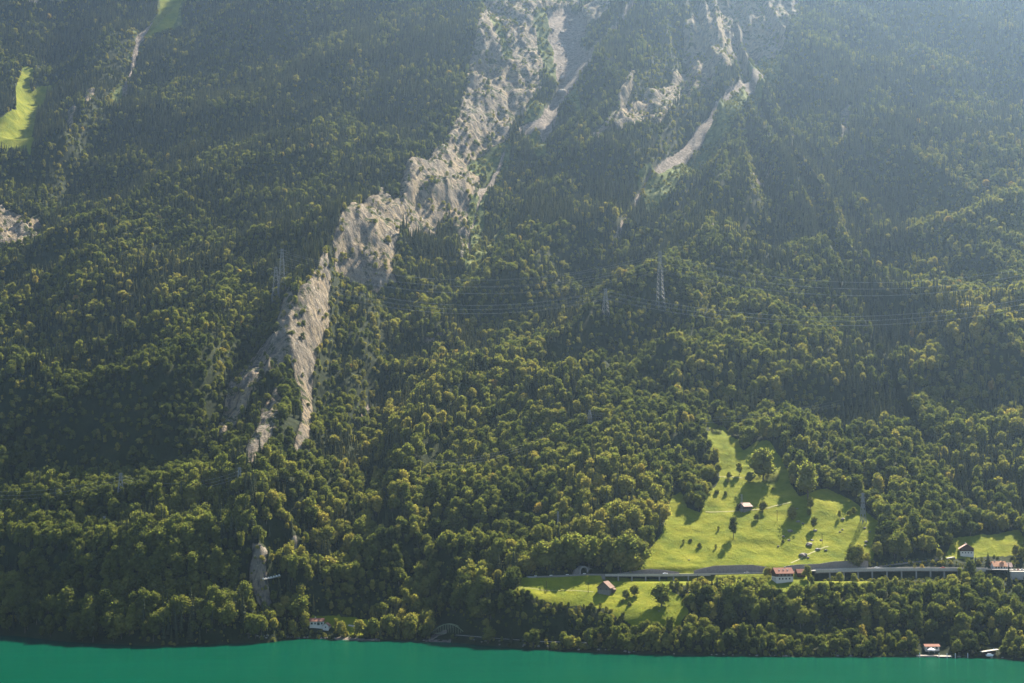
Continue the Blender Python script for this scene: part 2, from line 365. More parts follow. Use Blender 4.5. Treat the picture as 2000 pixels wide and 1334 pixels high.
MEADOW = [
 [(1235, 1114), (1292, 1046), (1300, 1010), (1312, 970), (1332, 962), (1342, 990), (1366, 998), (1378, 968), (1398, 945), (1408, 930), (1402, 900), (1376, 872), (1378, 848), (1420, 842), (1444, 858), (1456, 900), (1470, 926), (1520, 925), (1548, 955), (1560, 975), (1616, 968), (1660, 985), (1700, 1015), (1722, 1032), (1718, 1050), (1704, 1096), (1600, 1112), (1400, 1118)],
 [(1002, 1158), (1028, 1128), (1140, 1124), (1300, 1124), (1318, 1132), (1300, 1150), (1330, 1170), (1345, 1200), (1318, 1230), (1240, 1222), (1205, 1205), (1190, 1188), (1150, 1182), (1100, 1180), (1050, 1170)],
 [(1300, 1120), (1500, 1118), (1620, 1130), (1700, 1138), (1690, 1160), (1640, 1175), (1600, 1150), (1540, 1165), (1500, 1160), (1400, 1140), (1320, 1145)],
 [(1452, 885), (1472, 872), (1505, 878), (1528, 905), (1546, 948), (1500, 936), (1466, 926)],
 [(1600, 1140), (1640, 1150), (1670, 1170), (1655, 1176), (1612, 1158)],
 [(1845, 1092), (1862, 1050), (1990, 1030), (2010, 1070), (1985, 1085), (1920, 1085), (1880, 1092)],
 [(596, 1210), (660, 1208), (752, 1218), (756, 1236), (700, 1244), (660, 1240), (650, 1230), (600, 1228)],
 [(1380, 820), (1430, 838), (1420, 850), (1385, 850)],
 [(46, 135), (66, 140), (60, 182), (106, 178), (72, 222), (60, 312), (30, 300), (-60, 300), (-60, 255), (0, 240), (30, 225), (34, 170)],
 [(310, -60), (385, -60), (345, 38), (278, 78), (312, 30)],
]
def zones(x, y, z, wob=1.0):
    u, v = proj(x, y, z)
    ju = fbm(x / 26, z / 26, 31, 3) * 7 * wob; jv = fbm(x / 26 + 50, z / 26, 37, 3) * 8 * wob
    uu, vv = u + ju, v + jv
    rock = np.zeros(u.shape); scree = np.zeros(u.shape); grass = np.zeros(u.shape); mead = np.zeros(u.shape)
    for p in ROCK: rock = np.maximum(rock, inpoly(uu, vv, p))
    for p in SCREE_POLY: scree = np.maximum(scree, inpoly(uu, vv, p))
    for l, w in SCREE_LINE: scree = np.maximum(scree, dline(u + ju * .25, v + jv * .25, l) < w * (1 + .35 * fbm(x / 30, z / 30, 77, 2)))
    for p in GRASS_POLY: grass = np.maximum(grass, inpoly(uu, vv, p))
    for l, w in GRASS_LINE: grass = np.maximum(grass, dline(uu, vv, l) < w)
    mu, mv = u + ju * np.where(u < 1740, .5, .15), v + jv * np.where((v < 1085) & (u < 1740), .55, .15)
    for p in MEADOW: mead = np.maximum(mead, inpoly(mu, mv, p))
    grass = np.where(scree > 0, 0, grass); rock = np.where((scree > 0) | (grass > 0), 0, rock)
    beach = ((z < 1.0 + jv * .08) & (((u > 655) & (u < 742)) | ((u > 830) & (u < 880)))) | (dline(u + ju * .5, v + jv * .4, [(838, 1250), (856, 1241), (872, 1238)]) < 3)
    scree = np.maximum(scree, beach)
    return u, v, rock, scree, grass, mead

def seg_dist(x, y, pl):
    d = np.full(np.shape(x), 1e9); zz = np.zeros(np.shape(x))
    for p, q in zip(pl[:-1], pl[1:]):
        dx, dy = q[0] - p[0], q[1] - p[1]
        t = np.clip(((x - p[0]) * dx + (y - p[1]) * dy) / (dx * dx + dy * dy), 0, 1)
        e = np.hypot(x - p[0] - t * dx, y - p[1] - t * dy)
        m = e < d
        d = np.where(m, e, d); zz = np.where(m, p[2] + t * (q[2] - p[2]), zz)
    return d, zz

TRACK = [Pz(u, v, 6.0) for u, v in [(890, 1240), (960, 1246), (1060, 1253), (1230, 1256), (1400, 1257), (1560, 1259), (1700, 1259), (1830, 1262), (2000, 1266), (2300, 1270)]]

_gX, _gY = np.meshgrid(gx, gy)
_zz = zones(_gX, _gY, HG)
MGRID = blur(_zz[5].astype(float), 3.0); RGRID = blur(_zz[2].astype(float), 1.1)

def height(x, y, full=True):
    """ground height; returns z and the zone values"""
    x = np.asarray(x, float); y = np.asarray(y, float)
    z0 = bil(HG, x, y)
    u, v, rock, scree, grass, mead = zones(x, y, z0)
    land = np.clip(z0 / 6, 0, 1)
    dr, zr = seg_dist(x, y, ROAD)
    calm = np.clip((dr - 12) / 40, 0, 1)
    steepy = np.clip((y - 1500) / 250, 0, 1)
    amp = land * calm * (0.25 + 0.75 * steepy)
    # gullies and ribs running down the slope
    kx = np.clip((x - 250) / 350, 0, 1); kx = .62 - 1.0 * kx * kx * (3 - 2 * kx)
    wx = x - kx * (y - 2000) + 30 * fbm(x / 160, y / 160, 5, 2); wy = y * 0.8 + x * 0.45 * np.sign(kx)
    wx = wx + 22 * fbm(x / 70, y / 90, 15, 2)
    n = ridged(wx / 150, wy / 420, 3, 4, .42) * 46 + fbm(x / 45, y / 60, 9, 3) * 9 + fbm(x / 170, y / 120, 17, 3) * 28 * np.clip((y - 1600) / 200, 0, 1)
    n = n * np.interp(y, [2200, 2800], [1, .72])
    n = n * amp * (1 - .93 * bil(MGRID, x, y)) * np.where(scree > 0, .35, 1) * np.interp(v, [880, 1000], [1, .6])
    rk = bil(RGRID, x, y)
    qx = x + 9 * fbm(x / 22, y / 22, 61, 3); qy = y + 9 * fbm(x / 22, y / 22, 67, 3)
    flute = ridged(qx / 44, z0 / 110, 21, 4, .6) * 11 + ridged((qx + z0 * .3) / 16, z0 / 60, 27, 4, .62) * 5 + fbm(x / 6, z0 / 9, 29, 3) * 2.5
    n = n + flute * rk * np.clip(z0 / 30, 0, 1) * np.clip((y - 1400) / 120, 0.6, 1)
    n = n + bil(MGRID, x, y) * land * (fbm(x / 16, y / 11, 41, 3) * 1.25 + fbm(x / 60, y / 40, 43, 2) * 3.0) * calm
    z = z0 + n
    # level shelf of the motorway, cut into the hill
    rz = zr - 0.35
    w = np.clip(1 - (dr - 9) / 5, 0, 1); w = w * w * (3 - 2 * w)
    ry = np.interp(x, [p[0] for p in ROAD], [p[1] for p in ROAD])
    span = ((u > 1176) & (u < 1395)) | ((u > 1578) & (u < 2300))
    front = span & (y < ry - 1.5)
    w = np.where(front, 0, w)
    z = z * (1 - w) + rz * w
    drop = np.where(u > 1500, 9.0, 5.5)
    z = np.where(front & (dr < 24), np.minimum(z, zr - drop * np.clip((ry - 1.5 - y) / 3, 0, 1)), z)
    dt, zt = seg_dist(x, y, TRACK)
    w = np.clip(1 - (dt - 3) / 4, 0, 1)
    z = z * (1 - w) + (zt - .1) * w
    if not full: return z
    return z, u, v, rock, scree, grass, mead, dr

def blurless(r): return r

# ------------------------------------------------------------------ terrain mesh
NS = 1150
s_ = np.linspace(-0.44, 0.44, NS)
ys = [1190.0]
while ys[-1] < 4000: ys.append(ys[-1] + (1.7 + (ys[-1] - 1190) / 2300 * 2.6))
ys = np.array(ys)
S_, Y_ = np.meshgrid(s_, ys)
X_ = S_ * Y_
TZ, TU, TV, TR, TS, TG, TM, TD = height(X_, Y_)
NR = len(ys)
def smooth3(A, n=1):
    for _ in range(n):
        B = A.copy()
        B[1:-1, 1:-1] = (A[1:-1, 1:-1] * 2 + A[:-2, 1:-1] + A[2:, 1:-1] + A[1:-1, :-2] + A[1:-1, 2:]) / 6
        A = B
    return A
TZ = smooth3(TZ, 1)
def grid_mesh(name, X, Y, Z):
    nr, nc = X.shape
    me = bpy.data.meshes.new(name)
    n = nr * nc
    co = np.stack([X, Y, Z], -1).reshape(-1, 3).astype(np.float32)
    idx = np.arange(n).reshape(nr, nc)
    q = np.stack([idx[:-1, :-1], idx[:-1, 1:], idx[1:, 1:], idx[1:, :-1]], -1).reshape(-1, 4)
    me.vertices.add(n); me.vertices.foreach_set('co', co.ravel())
    me.loops.add(q.size); me.loops.foreach_set('vertex_index', q.ravel().astype(np.int32))
    me.polygons.add(len(q))
    me.polygons.foreach_set('loop_start', (np.arange(len(q)) * 4).astype(np.int32))
    me.polygons.foreach_set('loop_total', np.full(len(q), 4, np.int32))
    me.polygons.foreach_set('use_smooth', np.ones(len(q), bool))
    me.update(); me.validate()
    return me
me = grid_mesh('mountainside', X_, Y_, TZ)
def fattr(me, name, arr):
    a = me.attributes.new(name, 'FLOAT', 'POINT'); a.data.foreach_set('value', np.asarray(arr, np.float32).ravel())
fattr(me, 'rock', smooth3(TR.astype(float), 2)); fattr(me, 'scree', smooth3(TS.astype(float), 1))
fattr(me, 'meadow', smooth3(TM.astype(float), 1)); fattr(me, 'alp', smooth3(TG.astype(float), 2))
terrain = bpy.data.objects.new('mountainside', me); COL.objects.link(terrain)
terrain['kind'] = 'structure'
print('terrain', X_.shape, time.time() - T0)
#@@MATERIALS
def new_mat(name):
    m = bpy.data.materials.new(name); m.use_nodes = True
    nt = m.node_tree; nt.nodes.clear()
    return m, nt
class N:
    """small node-building helper"""
    def __init__(s, nt): s.nt = nt
    def n(s, t, **kw):
        nd = s.nt.nodes.new(t)
        for k, v in kw.items(): setattr(nd, k, v)
        return nd
    def link(s, a, b): s.nt.links.new(a, b)
    def put(s, nd, i, v):
        if isinstance(v, bpy.types.NodeSocket): s.nt.links.new(v, nd.inputs[i])
        elif v is not None: nd.inputs[i].default_value = v
    def math(s, op, a, b=None, c=None, clamp=False):
        nd = s.n('ShaderNodeMath', operation=op, use_clamp=clamp)
        s.put(nd, 0, a); s.put(nd, 1, b)
        if c is not None: s.put(nd, 2, c)
        return nd.outputs[0]
    def mix(s, f, a, b, blend='MIX'):
        nd = s.n('ShaderNodeMix', data_type='RGBA', blend_type=blend)
        s.put(nd, 0, f)
        for i, v in ((6, a), (7, b)):
            if isinstance(v, tuple) and len(v) == 3: v = v + (1,)
            s.put(nd, i, v)
        return nd.outputs[2]
    def attr(s, name, typ='GEOMETRY'):
        nd = s.n('ShaderNodeAttribute', attribute_name=name, attribute_type=typ)
        return nd.outputs['Fac']
    def noise(s, vec, scale, detail=4, rough=.55, dist=0):
        nd = s.n('ShaderNodeTexNoise'); s.put(nd, 'Vector', vec)
        nd.inputs['Scale'].default_value = scale; nd.inputs['Detail'].default_value = detail
        nd.inputs['Roughness'].default_value = rough; nd.inputs['Distortion'].default_value = dist
        return nd.outputs['Fac']
    def ramp(s, f, stops):
        nd = s.n('ShaderNodeValToRGB'); s.put(nd, 0, f)
        el = nd.color_ramp.elements
        while len(el) < len(stops): el.new(0.5)
        for e, (p, c) in zip(el, stops): e.position = p; e.color = tuple(c) + (1,) if len(c) == 3 else c
        return nd.outputs[0]
    def mapr(s, f, a, b, c=0.0, d=1.0):
        nd = s.n('ShaderNodeMapRange'); s.put(nd, 0, f)
        for i, v in enumerate((a, b, c, d)): nd.inputs[i + 1].default_value = v
        return nd.outputs[0]
    def pos(s, scale=(1, 1, 1)):
        g = s.n('ShaderNodeNewGeometry')
        m = s.n('ShaderNodeMapping'); s.link(g.outputs['Position'], m.inputs[0]); m.inputs['Scale'].default_value = scale
        return m.outputs[0]
    def bump(s, h, strength, dist):
        nd = s.n('ShaderNodeBump'); s.put(nd, 'Height', h)
        nd.inputs['Strength'].default_value = strength; nd.inputs['Distance'].default_value = dist
        return nd.outputs[0]
    def principled(s, col, rough=.9, spec=.1, normal=None, metallic=0.0):
        b = s.n('ShaderNodeBsdfPrincipled'); s.put(b, 'Base Color', col if not isinstance(col, tuple) else col + (1,) if len(col) == 3 else col)
        s.put(b, 'Roughness', rough); b.inputs['Specular IOR Level'].default_value = spec; b.inputs['Metallic'].default_value = metallic
        if normal is not None: s.link(normal, b.inputs['Normal'])
        return b.outputs[0]
    def out(s, sh):
        o = s.n('ShaderNodeOutputMaterial'); s.link(sh, o.inputs[0])

def terrain_material():
    m, nt = new_mat('mountainside_ground'); n = N(nt)
    p = n.pos(); pst = n.pos((1, 1, .22)); 
    # forest floor and scrub
    floor = n.ramp(n.noise(p, .09, 6, .65), [(.3, (.01, .015, .006)), (.55, (.02, .028, .01)), (.75, (.04, .042, .016))])
    # alpine grass with stones and scrub
    alp = n.ramp(n.noise(p, .11, 7, .7), [(.34, (.02, .035, .012)), (.48, (.06, .085, .02)), (.6, (.13, .145, .035)), (.74, (.22, .2, .14))])
    # rock
    w = n.noise(pst, .035, 5, .6, .6)
    rockc = n.ramp(w, [(.3, (.16, .145, .125)), (.42, (.27, .225, .17)), (.5, (.44, .34, .21)), (.64, (.34, .28, .21)), (.82, (.18, .16, .14))])
    rockc = n.mix(n.mapr(n.noise(p, .012, 5, .65), .42, .6, 0, .8), rockc, (.29, .255, .21))
    stain = n.noise(n.pos((1, 1, .1)), .16, 6, .7)
    rockc = n.mix(n.mapr(stain, .46, .62), rockc, (.1, .095, .09))
    rockc = n.mix(n.mapr(n.noise(p, .22, 5, .6), .6, .72), rockc, (.56, .47, .33))
    geo = n.n('ShaderNodeNewGeometry')
    sep = n.n('ShaderNodeSeparateXYZ'); n.link(geo.outputs['Normal'], sep.inputs[0])
    ledge = n.math('MULTIPLY', n.mapr(sep.outputs[2], .45, .8), n.mapr(n.noise(p, .08, 6, .7), .42, .58))
    ledge2 = n.mapr(n.math('ADD', n.noise(p, .05, 8, .72), n.math('MULTIPLY', ledge, .12)), .57, .62)
    veg = n.ramp(n.noise(p, .3, 4, .7), [(.3, (.02, .034, .012)), (.6, (.07, .085, .022)), (.8, (.12, .1, .04))])
    rockc = n.mix(ledge2, rockc, veg)
    scr = n.ramp(n.noise(p, .16, 10, .85), [(.36, (.06, .052, .045)), (.5, (.23, .195, .165)), (.66, (.42, .36, .31))])
    # meadow: mown grass with mottling and faint cattle terraces
    g1 = n.noise(n.pos((1, 1, 1)), .045, 6, .6); g2 = n.noise(n.pos((.6, 1, 6)), .12, 5, .65)
    mc = n.ramp(g1, [(.3, (.07, .1, .004)), (.5, (.135, .155, .006)), (.7, (.2, .2, .014))])
    mc = n.mix(n.mapr(g2, .5, .75, 0, .55), mc, (.12, .13, .022))
    mc = n.mix(n.mapr(n.noise(p, .5, 4, .7), .62, .8, 0, .5), mc, (.28, .27, .08))
    jit = n.math('MULTIPLY', n.math('SUBTRACT', n.noise(p, .25, 5, .7), .5), .9)
    jit2 = n.math('ADD', jit, n.math('MULTIPLY', n.math('SUBTRACT', n.noise(n.pos((1, .3, .3)), .12, 6, .75), .5), 1.6))
    def mask(a): return n.mapr(n.math('ADD', n.attr(a), jit2 if a == 'scree' else jit), .42, .6)
    col = n.mix(mask('alp'), floor, alp)
    col = n.mix(mask('rock'), col, rockc)
    col = n.mix(mask('scree'), col, scr)
    col = n.mix(mask('meadow'), col, mc)
    h = n.math('ADD', n.math('MULTIPLY', n.noise(pst, .1, 8, .68, .5), 1.0), n.math('MULTIPLY', n.noise(p, .6, 6, .7), .25))
    amp = n.math('ADD', n.math('MULTIPLY', n.attr('rock'), 1.0), n.math('ADD', n.math('MULTIPLY', n.attr('scree'), .6), .12))
    nm = n.bump(n.math('MULTIPLY', h, amp), 1.0, 16.0)
    n.out(n.principled(col, .95, .05, nm))
    return m
terrain.data.materials.append(terrain_material())

def lake_material():
    m, nt = new_mat('lake_water'); n = N(nt)
    p = n.pos((1, .35, 1))
    h = n.math('ADD', n.noise(n.pos((1, 1, 1)), .35, 4, .6), n.math('MULTIPLY', n.noise(n.pos((.25, 1, 1)), .05, 3, .5), 2.0))
    nm = n.bump(h, .7, .5)
    c = n.ramp(n.noise(n.pos((.12, 1, 1)), .05, 7, .7), [(.3, (.0, .038, .021)), (.5, (.0, .046, .027)), (.72, (.0, .056, .034))])
    d = n.n('ShaderNodeBsdfDiffuse'); n.put(d, 0, c)
    g = n.n('ShaderNodeBsdfGlossy'); g.inputs['Roughness'].default_value = .1; n.link(nm, g.inputs['Normal'])
    g.inputs['Color'].default_value = (.35, .85, .5, 1)
    mx = n.n('ShaderNodeMixShader'); mx.inputs[0].default_value = .28
    n.link(d.outputs[0], mx.inputs[1]); n.link(g.outputs[0], mx.inputs[2])
    n.out(mx.outputs[0])
    return m
lk = bpy.data.meshes.new('lake')
lx = np.linspace(-3000, 3000, 41); ly = np.linspace(-600, 1600, 23)
LX, LY = np.meshgrid(lx, ly)
lake = bpy.data.objects.new('lake', grid_mesh('lake', LX, LY, LX * 0)); COL.objects.link(lake)
lake['kind'] = 'structure'
lake.data.materials.append(lake_material())

# ------------------------------------------------------------------ vegetation
def leaf_material(name, stops, trans):
    m, nt = new_mat(name); n = N(nt)
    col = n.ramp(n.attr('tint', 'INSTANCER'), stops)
    oi = n.n('ShaderNodeTexCoord')
    v = n.noise(n.pos(), .35, 3, .6)
    col = n.mix(n.mapr(v, .3, .7, .0, .55), col, n.mix(1.0, col, (1.55, 1.4, 1.1), 'MULTIPLY'))
    d = n.n('ShaderNodeBsdfDiffuse'); n.put(d, 0, col)
    t = n.n('ShaderNodeBsdfTranslucent'); n.put(t, 0, n.mix(1.0, col, (1.2, 1.42, .8), 'MULTIPLY'))
    mx = n.n('ShaderNodeMixShader'); mx.inputs[0].default_value = trans
    n.link(d.outputs[0], mx.inputs[1]); n.link(t.outputs[0], mx.inputs[2])
    n.out(mx.outputs[0])
    return m
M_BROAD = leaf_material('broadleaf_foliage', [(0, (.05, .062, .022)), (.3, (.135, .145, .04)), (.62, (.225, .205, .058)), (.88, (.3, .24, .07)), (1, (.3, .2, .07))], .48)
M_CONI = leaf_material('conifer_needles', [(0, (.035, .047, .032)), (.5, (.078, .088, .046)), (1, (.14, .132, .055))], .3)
def bark_material():
    m, nt = new_mat('bark'); n = N(nt)
    c = n.ramp(n.noise(n.pos((1, 1, .3)), 1.2, 4, .6), [(.3, (.06, .045, .035)), (.7, (.16, .14, .12))])
    n.out(n.principled(c, .95, .05)); return m
M_BARK = bark_material()

def mesh_pyd(name, verts, faces, mats, fm=None, smooth=False):
    me = bpy.data.meshes.new(name)
    me.from_pydata([tuple(map(float, v)) for v in verts], [], faces)
    for m in mats: me.materials.append(m)
    if fm is not None: me.polygons.foreach_set('material_index', np.asarray(fm, np.int32))
    if smooth: me.polygons.foreach_set('use_smooth', np.ones(len(faces), bool))
    me.update()
    return me

def tube(V, F, p0, p1, r0, r1, n=6):
    p0 = np.array(p0, float); p1 = np.array(p1, float); d = p1 - p0; d /= np.linalg.norm(d) + 1e-9
    a = np.cross(d, (0, 0, 1) if abs(d[2]) < .9 else (1, 0, 0)); a /= np.linalg.norm(a); b = np.cross(d, a)
    s = len(V)
    for p, r in ((p0, r0), (p1, r1)):
        for k in range(n):
            t = 2 * math.pi * k / n
            V.append(p + r * (a * math.cos(t) + b * math.sin(t)))
    for k in range(n):
        F.append((s + k, s + (k + 1) % n, s + n + (k + 1) % n, s + n + k))
    F.append(tuple(s + n + k for k in range(n)))

def quad(V, F, c, nrm, size, rng, el=1.0):
    nrm = nrm / (np.linalg.norm(nrm) + 1e-9)
    a = np.cross(nrm, rng.normal(size=3)); a /= np.linalg.norm(a) + 1e-9; b = np.cross(nrm, a)
    s = len(V); w = size * .5; h = size * .5 * el
    V.extend([c - a * w * .9 - b * h * .5, c + a * w * .3 - b * h, c + a * w + b * h * .4, c - a * w * .2 + b * h])
    F.append((s, s + 1, s + 2, s + 3))

ICO = None
def ico():
    global ICO
    if ICO is None:
        bm = bmesh.new(); bmesh.ops.create_icosphere(bm, subdivisions=2, radius=1)
        ICO = (np.array([v.co[:] for v in bm.verts]), [tuple(v.index for v in f.verts) for f in bm.faces]); bm.free()
    return ICO

def broadleaf(seed, H=18.0, W=13.0, lumps=13, leaves=62, base=.16, shape=0):
    rng = np.random.default_rng(seed)
    V, F = [], []; TV, TF = [], []
    cz0 = H * base
    L_ = []
    lumps += 3
    for i in range(lumps):
        t = (i + .5) / lumps
        z = cz0 + (H - cz0) * (.12 + .76 * t)
        prof = math.sin(math.pi * min(1, (.12 + .8 * t) ** (.75 if shape == 0 else 1.1))) ** .6
        ang = i * 2.39996 + rng.uniform(-.5, .5)
        r = W * .5 * prof * rng.uniform(.25, .68)
        R = W * rng.uniform(.13, .27) * (.75 + .35 * prof)
        L_.append((np.array([math.cos(ang) * r, math.sin(ang) * r, min(z, H - R * .8)]), R))
    iv, iF = ico()
    for c, R in L_:
        s = len(V)
        k = .82 + .22 * rng.random(len(iv))
        for v, kk in zip(iv, k): V.append(c + v * R * .8 * kk * np.array([1, 1, .85]))
        F.extend([tuple(s + j for j in f) for f in iF])
        for _ in range(leaves):
            d = rng.normal(size=3); d[2] = d[2] + .25; d /= np.linalg.norm(d)
            q = c + d * R * rng.uniform(.76, 1.28) * np.array([1, 1, .88])
            quad(V, F, q, d + rng.normal(size=3) * .55, R * rng.uniform(.22, .44), rng)
    tube(TV, TF, (0, 0, -2.5), (0, 0, cz0 + H * .1), W * .035, W * .026)
    tube(TV, TF, (0, 0, cz0 + H * .1), (rng.uniform(-.5, .5), rng.uniform(-.5, .5), H * .6), W * .026, W * .012)
    for c, R in L_[:6]:
        tube(TV, TF, (0, 0, cz0 + rng.uniform(0, H * .15)), c, W * .014, W * .006, 5)
    return V, F, TV, TF

def conifer(seed, H=22.0, W=7.0, tiers=13, per=11, base=.06):
    rng = np.random.default_rng(seed)
    V, F = [], []; TV, TF = [], []
    # inner dark body
    s = len(V); nseg = 9; rings = 7
    for j in range(rings):
        t = j / (rings - 1); z = H * (base + .02 + (.95 - base) * t); r = W * .5 * .62 * (1 - t) ** .9 + .05
        for k in range(nseg):
            a = 2 * math.pi * k / nseg
            rr = r * rng.uniform(.75, 1.15)
            V.append(np.array([math.cos(a) * rr, math.sin(a) * rr, z + rng.uniform(-.3, .3)]))
    for j in range(rings - 1):
        for k in range(nseg):
            F.append((s + j * nseg + k, s + j * nseg + (k + 1) % nseg, s + (j + 1) * nseg + (k + 1) % nseg, s + (j + 1) * nseg + k))
    for i in range(tiers):
        t = (i + .5) / tiers; z = H * (base + (1 - base) * t * .98)
        R = W * .5 * (1 - t) ** .85 * rng.uniform(.82, 1.12) + .25
        m = max(4, int(per * (1 - .55 * t)))
        for k in range(m):
            a = 2 * math.pi * (k + rng.uniform(-.3, .3)) / m + i
            Rr = R * rng.uniform(.75, 1.2)
            d = np.array([math.cos(a), math.sin(a), 0]); sd = np.array([-math.sin(a), math.cos(a), 0])
            w = Rr * .42 + .25; zz = z + rng.uniform(-.3, .3)
            droop = Rr * .32
            q0 = d * Rr * .1 + np.array([0, 0, zz + .35]); q1 = d * Rr * .62 + np.array([0, 0, zz - droop * .3]); q2 = d * Rr + np.array([0, 0, zz - droop])
            b = len(V)
            V.extend([q0 - sd * w * .35, q0 + sd * w * .35, q1 - sd * w, q1 + sd * w, q2 - sd * w * .3 , q2 + sd * w * .3, q1 - sd * w * .8 + np.array([0, 0, -droop * .8]), q1 + sd * w * .8 + np.array([0, 0, -droop * .8])])
            F.extend([(b, b + 1, b + 3, b + 2), (b + 2, b + 3, b + 5, b + 4), (b + 2, b + 6, b + 7, b + 3)])
    V.extend([np.array([-.18, 0, H * .93]), np.array([.18, 0, H * .93]), np.array([0, .05, H * 1.01])]); F.append((len(V) - 3, len(V) - 2, len(V) - 1))
    tube(TV, TF, (0, 0, -2.5), (0, 0, H * .85), W * .045, W * .012)
    return V, F, TV, TF

PROTO = bpy.data.collections.new('tree_kinds')      # holds the repeated tree bodies; not part of the scene itself
def make_kinds(prefix, specs, mat):
    col = bpy.data.collections.new(prefix); out = []
    for i, (fn, kw) in enumerate(specs):
        V, F, TV, TF = fn(**kw)
        crown = mesh_pyd(prefix + '_crown', V, F, [mat]); trunk = mesh_pyd(prefix + '_trunk', TV, TF, [M_BARK])
        n = len(V)
        joint = mesh_pyd(prefix, list(V) + list(TV), F + [tuple(k + n for k in f) for f in TF], [mat, M_BARK], [0] * len(F) + [1] * len(TF))
        o = bpy.data.objects.new('%s_%02d' % (prefix, i), joint); col.objects.link(o)
        out.append((crown, trunk, kw.get('H', 18)))
    return col, out
K_B, B_SET = make_kinds('broadleaf_kind', [(broadleaf, dict(seed=1)), (broadleaf, dict(seed=2, H=17, W=14.5, lumps=14)), (broadleaf, dict(seed=3, H=19, W=11.5, shape=1)),
    (broadleaf, dict(seed=4, H=16, W=12.5, lumps=12)), (broadleaf, dict(seed=5, H=20, W=13, lumps=15)), (broadleaf, dict(seed=6, H=18, W=10, lumps=11, shape=1)), (broadleaf, dict(seed=8, H=15, W=13.5, lumps=12))], M_BROAD)
K_C, C_SET = make_kinds('conifer_kind', [(conifer, dict(seed=11)), (conifer, dict(seed=12, H=24, W=7.5, tiers=15)), (conifer, dict(seed=13, H=19, W=7, tiers=11)),
    (conifer, dict(seed=14, H=22, W=5.8, tiers=14, per=9)), (conifer, dict(seed=15, H=18, W=8.5, tiers=10, per=12))], M_CONI)
K_S, S_SET = make_kinds('shrub_kind', [(broadleaf, dict(seed=21, H=4, W=5, lumps=7, leaves=40, base=.0)), (broadleaf, dict(seed=22, H=5, W=4.2, lumps=7, leaves=40, base=.02)), (broadleaf, dict(seed=23, H=3, W=5, lumps=6, leaves=40, base=0))], M_BROAD)

# visibility of the ground from the camera, for choosing the individually built trees
VB = np.full((334, 500), 1e9)
tu, tv = proj(X_, Y_, TZ)
iu = (tu / 4).astype(int); iv_ = (tv / 4).astype(int)
mk = (iu >= 0) & (iu < 500) & (iv_ >= 0) & (iv_ < 334)
np.minimum.at(VB, (iv_[mk], iu[mk]), Y_[mk])
def seen(x, y, z):
    u, v = proj(x, y, z)
    i = np.clip((u / 4).astype(int), 0, 499); j = np.clip((v / 4).astype(int), 0, 333)
    return (u > -5) & (u < 2005) & (v > 0) & (v < 1334) & (y < VB[j, i] + 25)

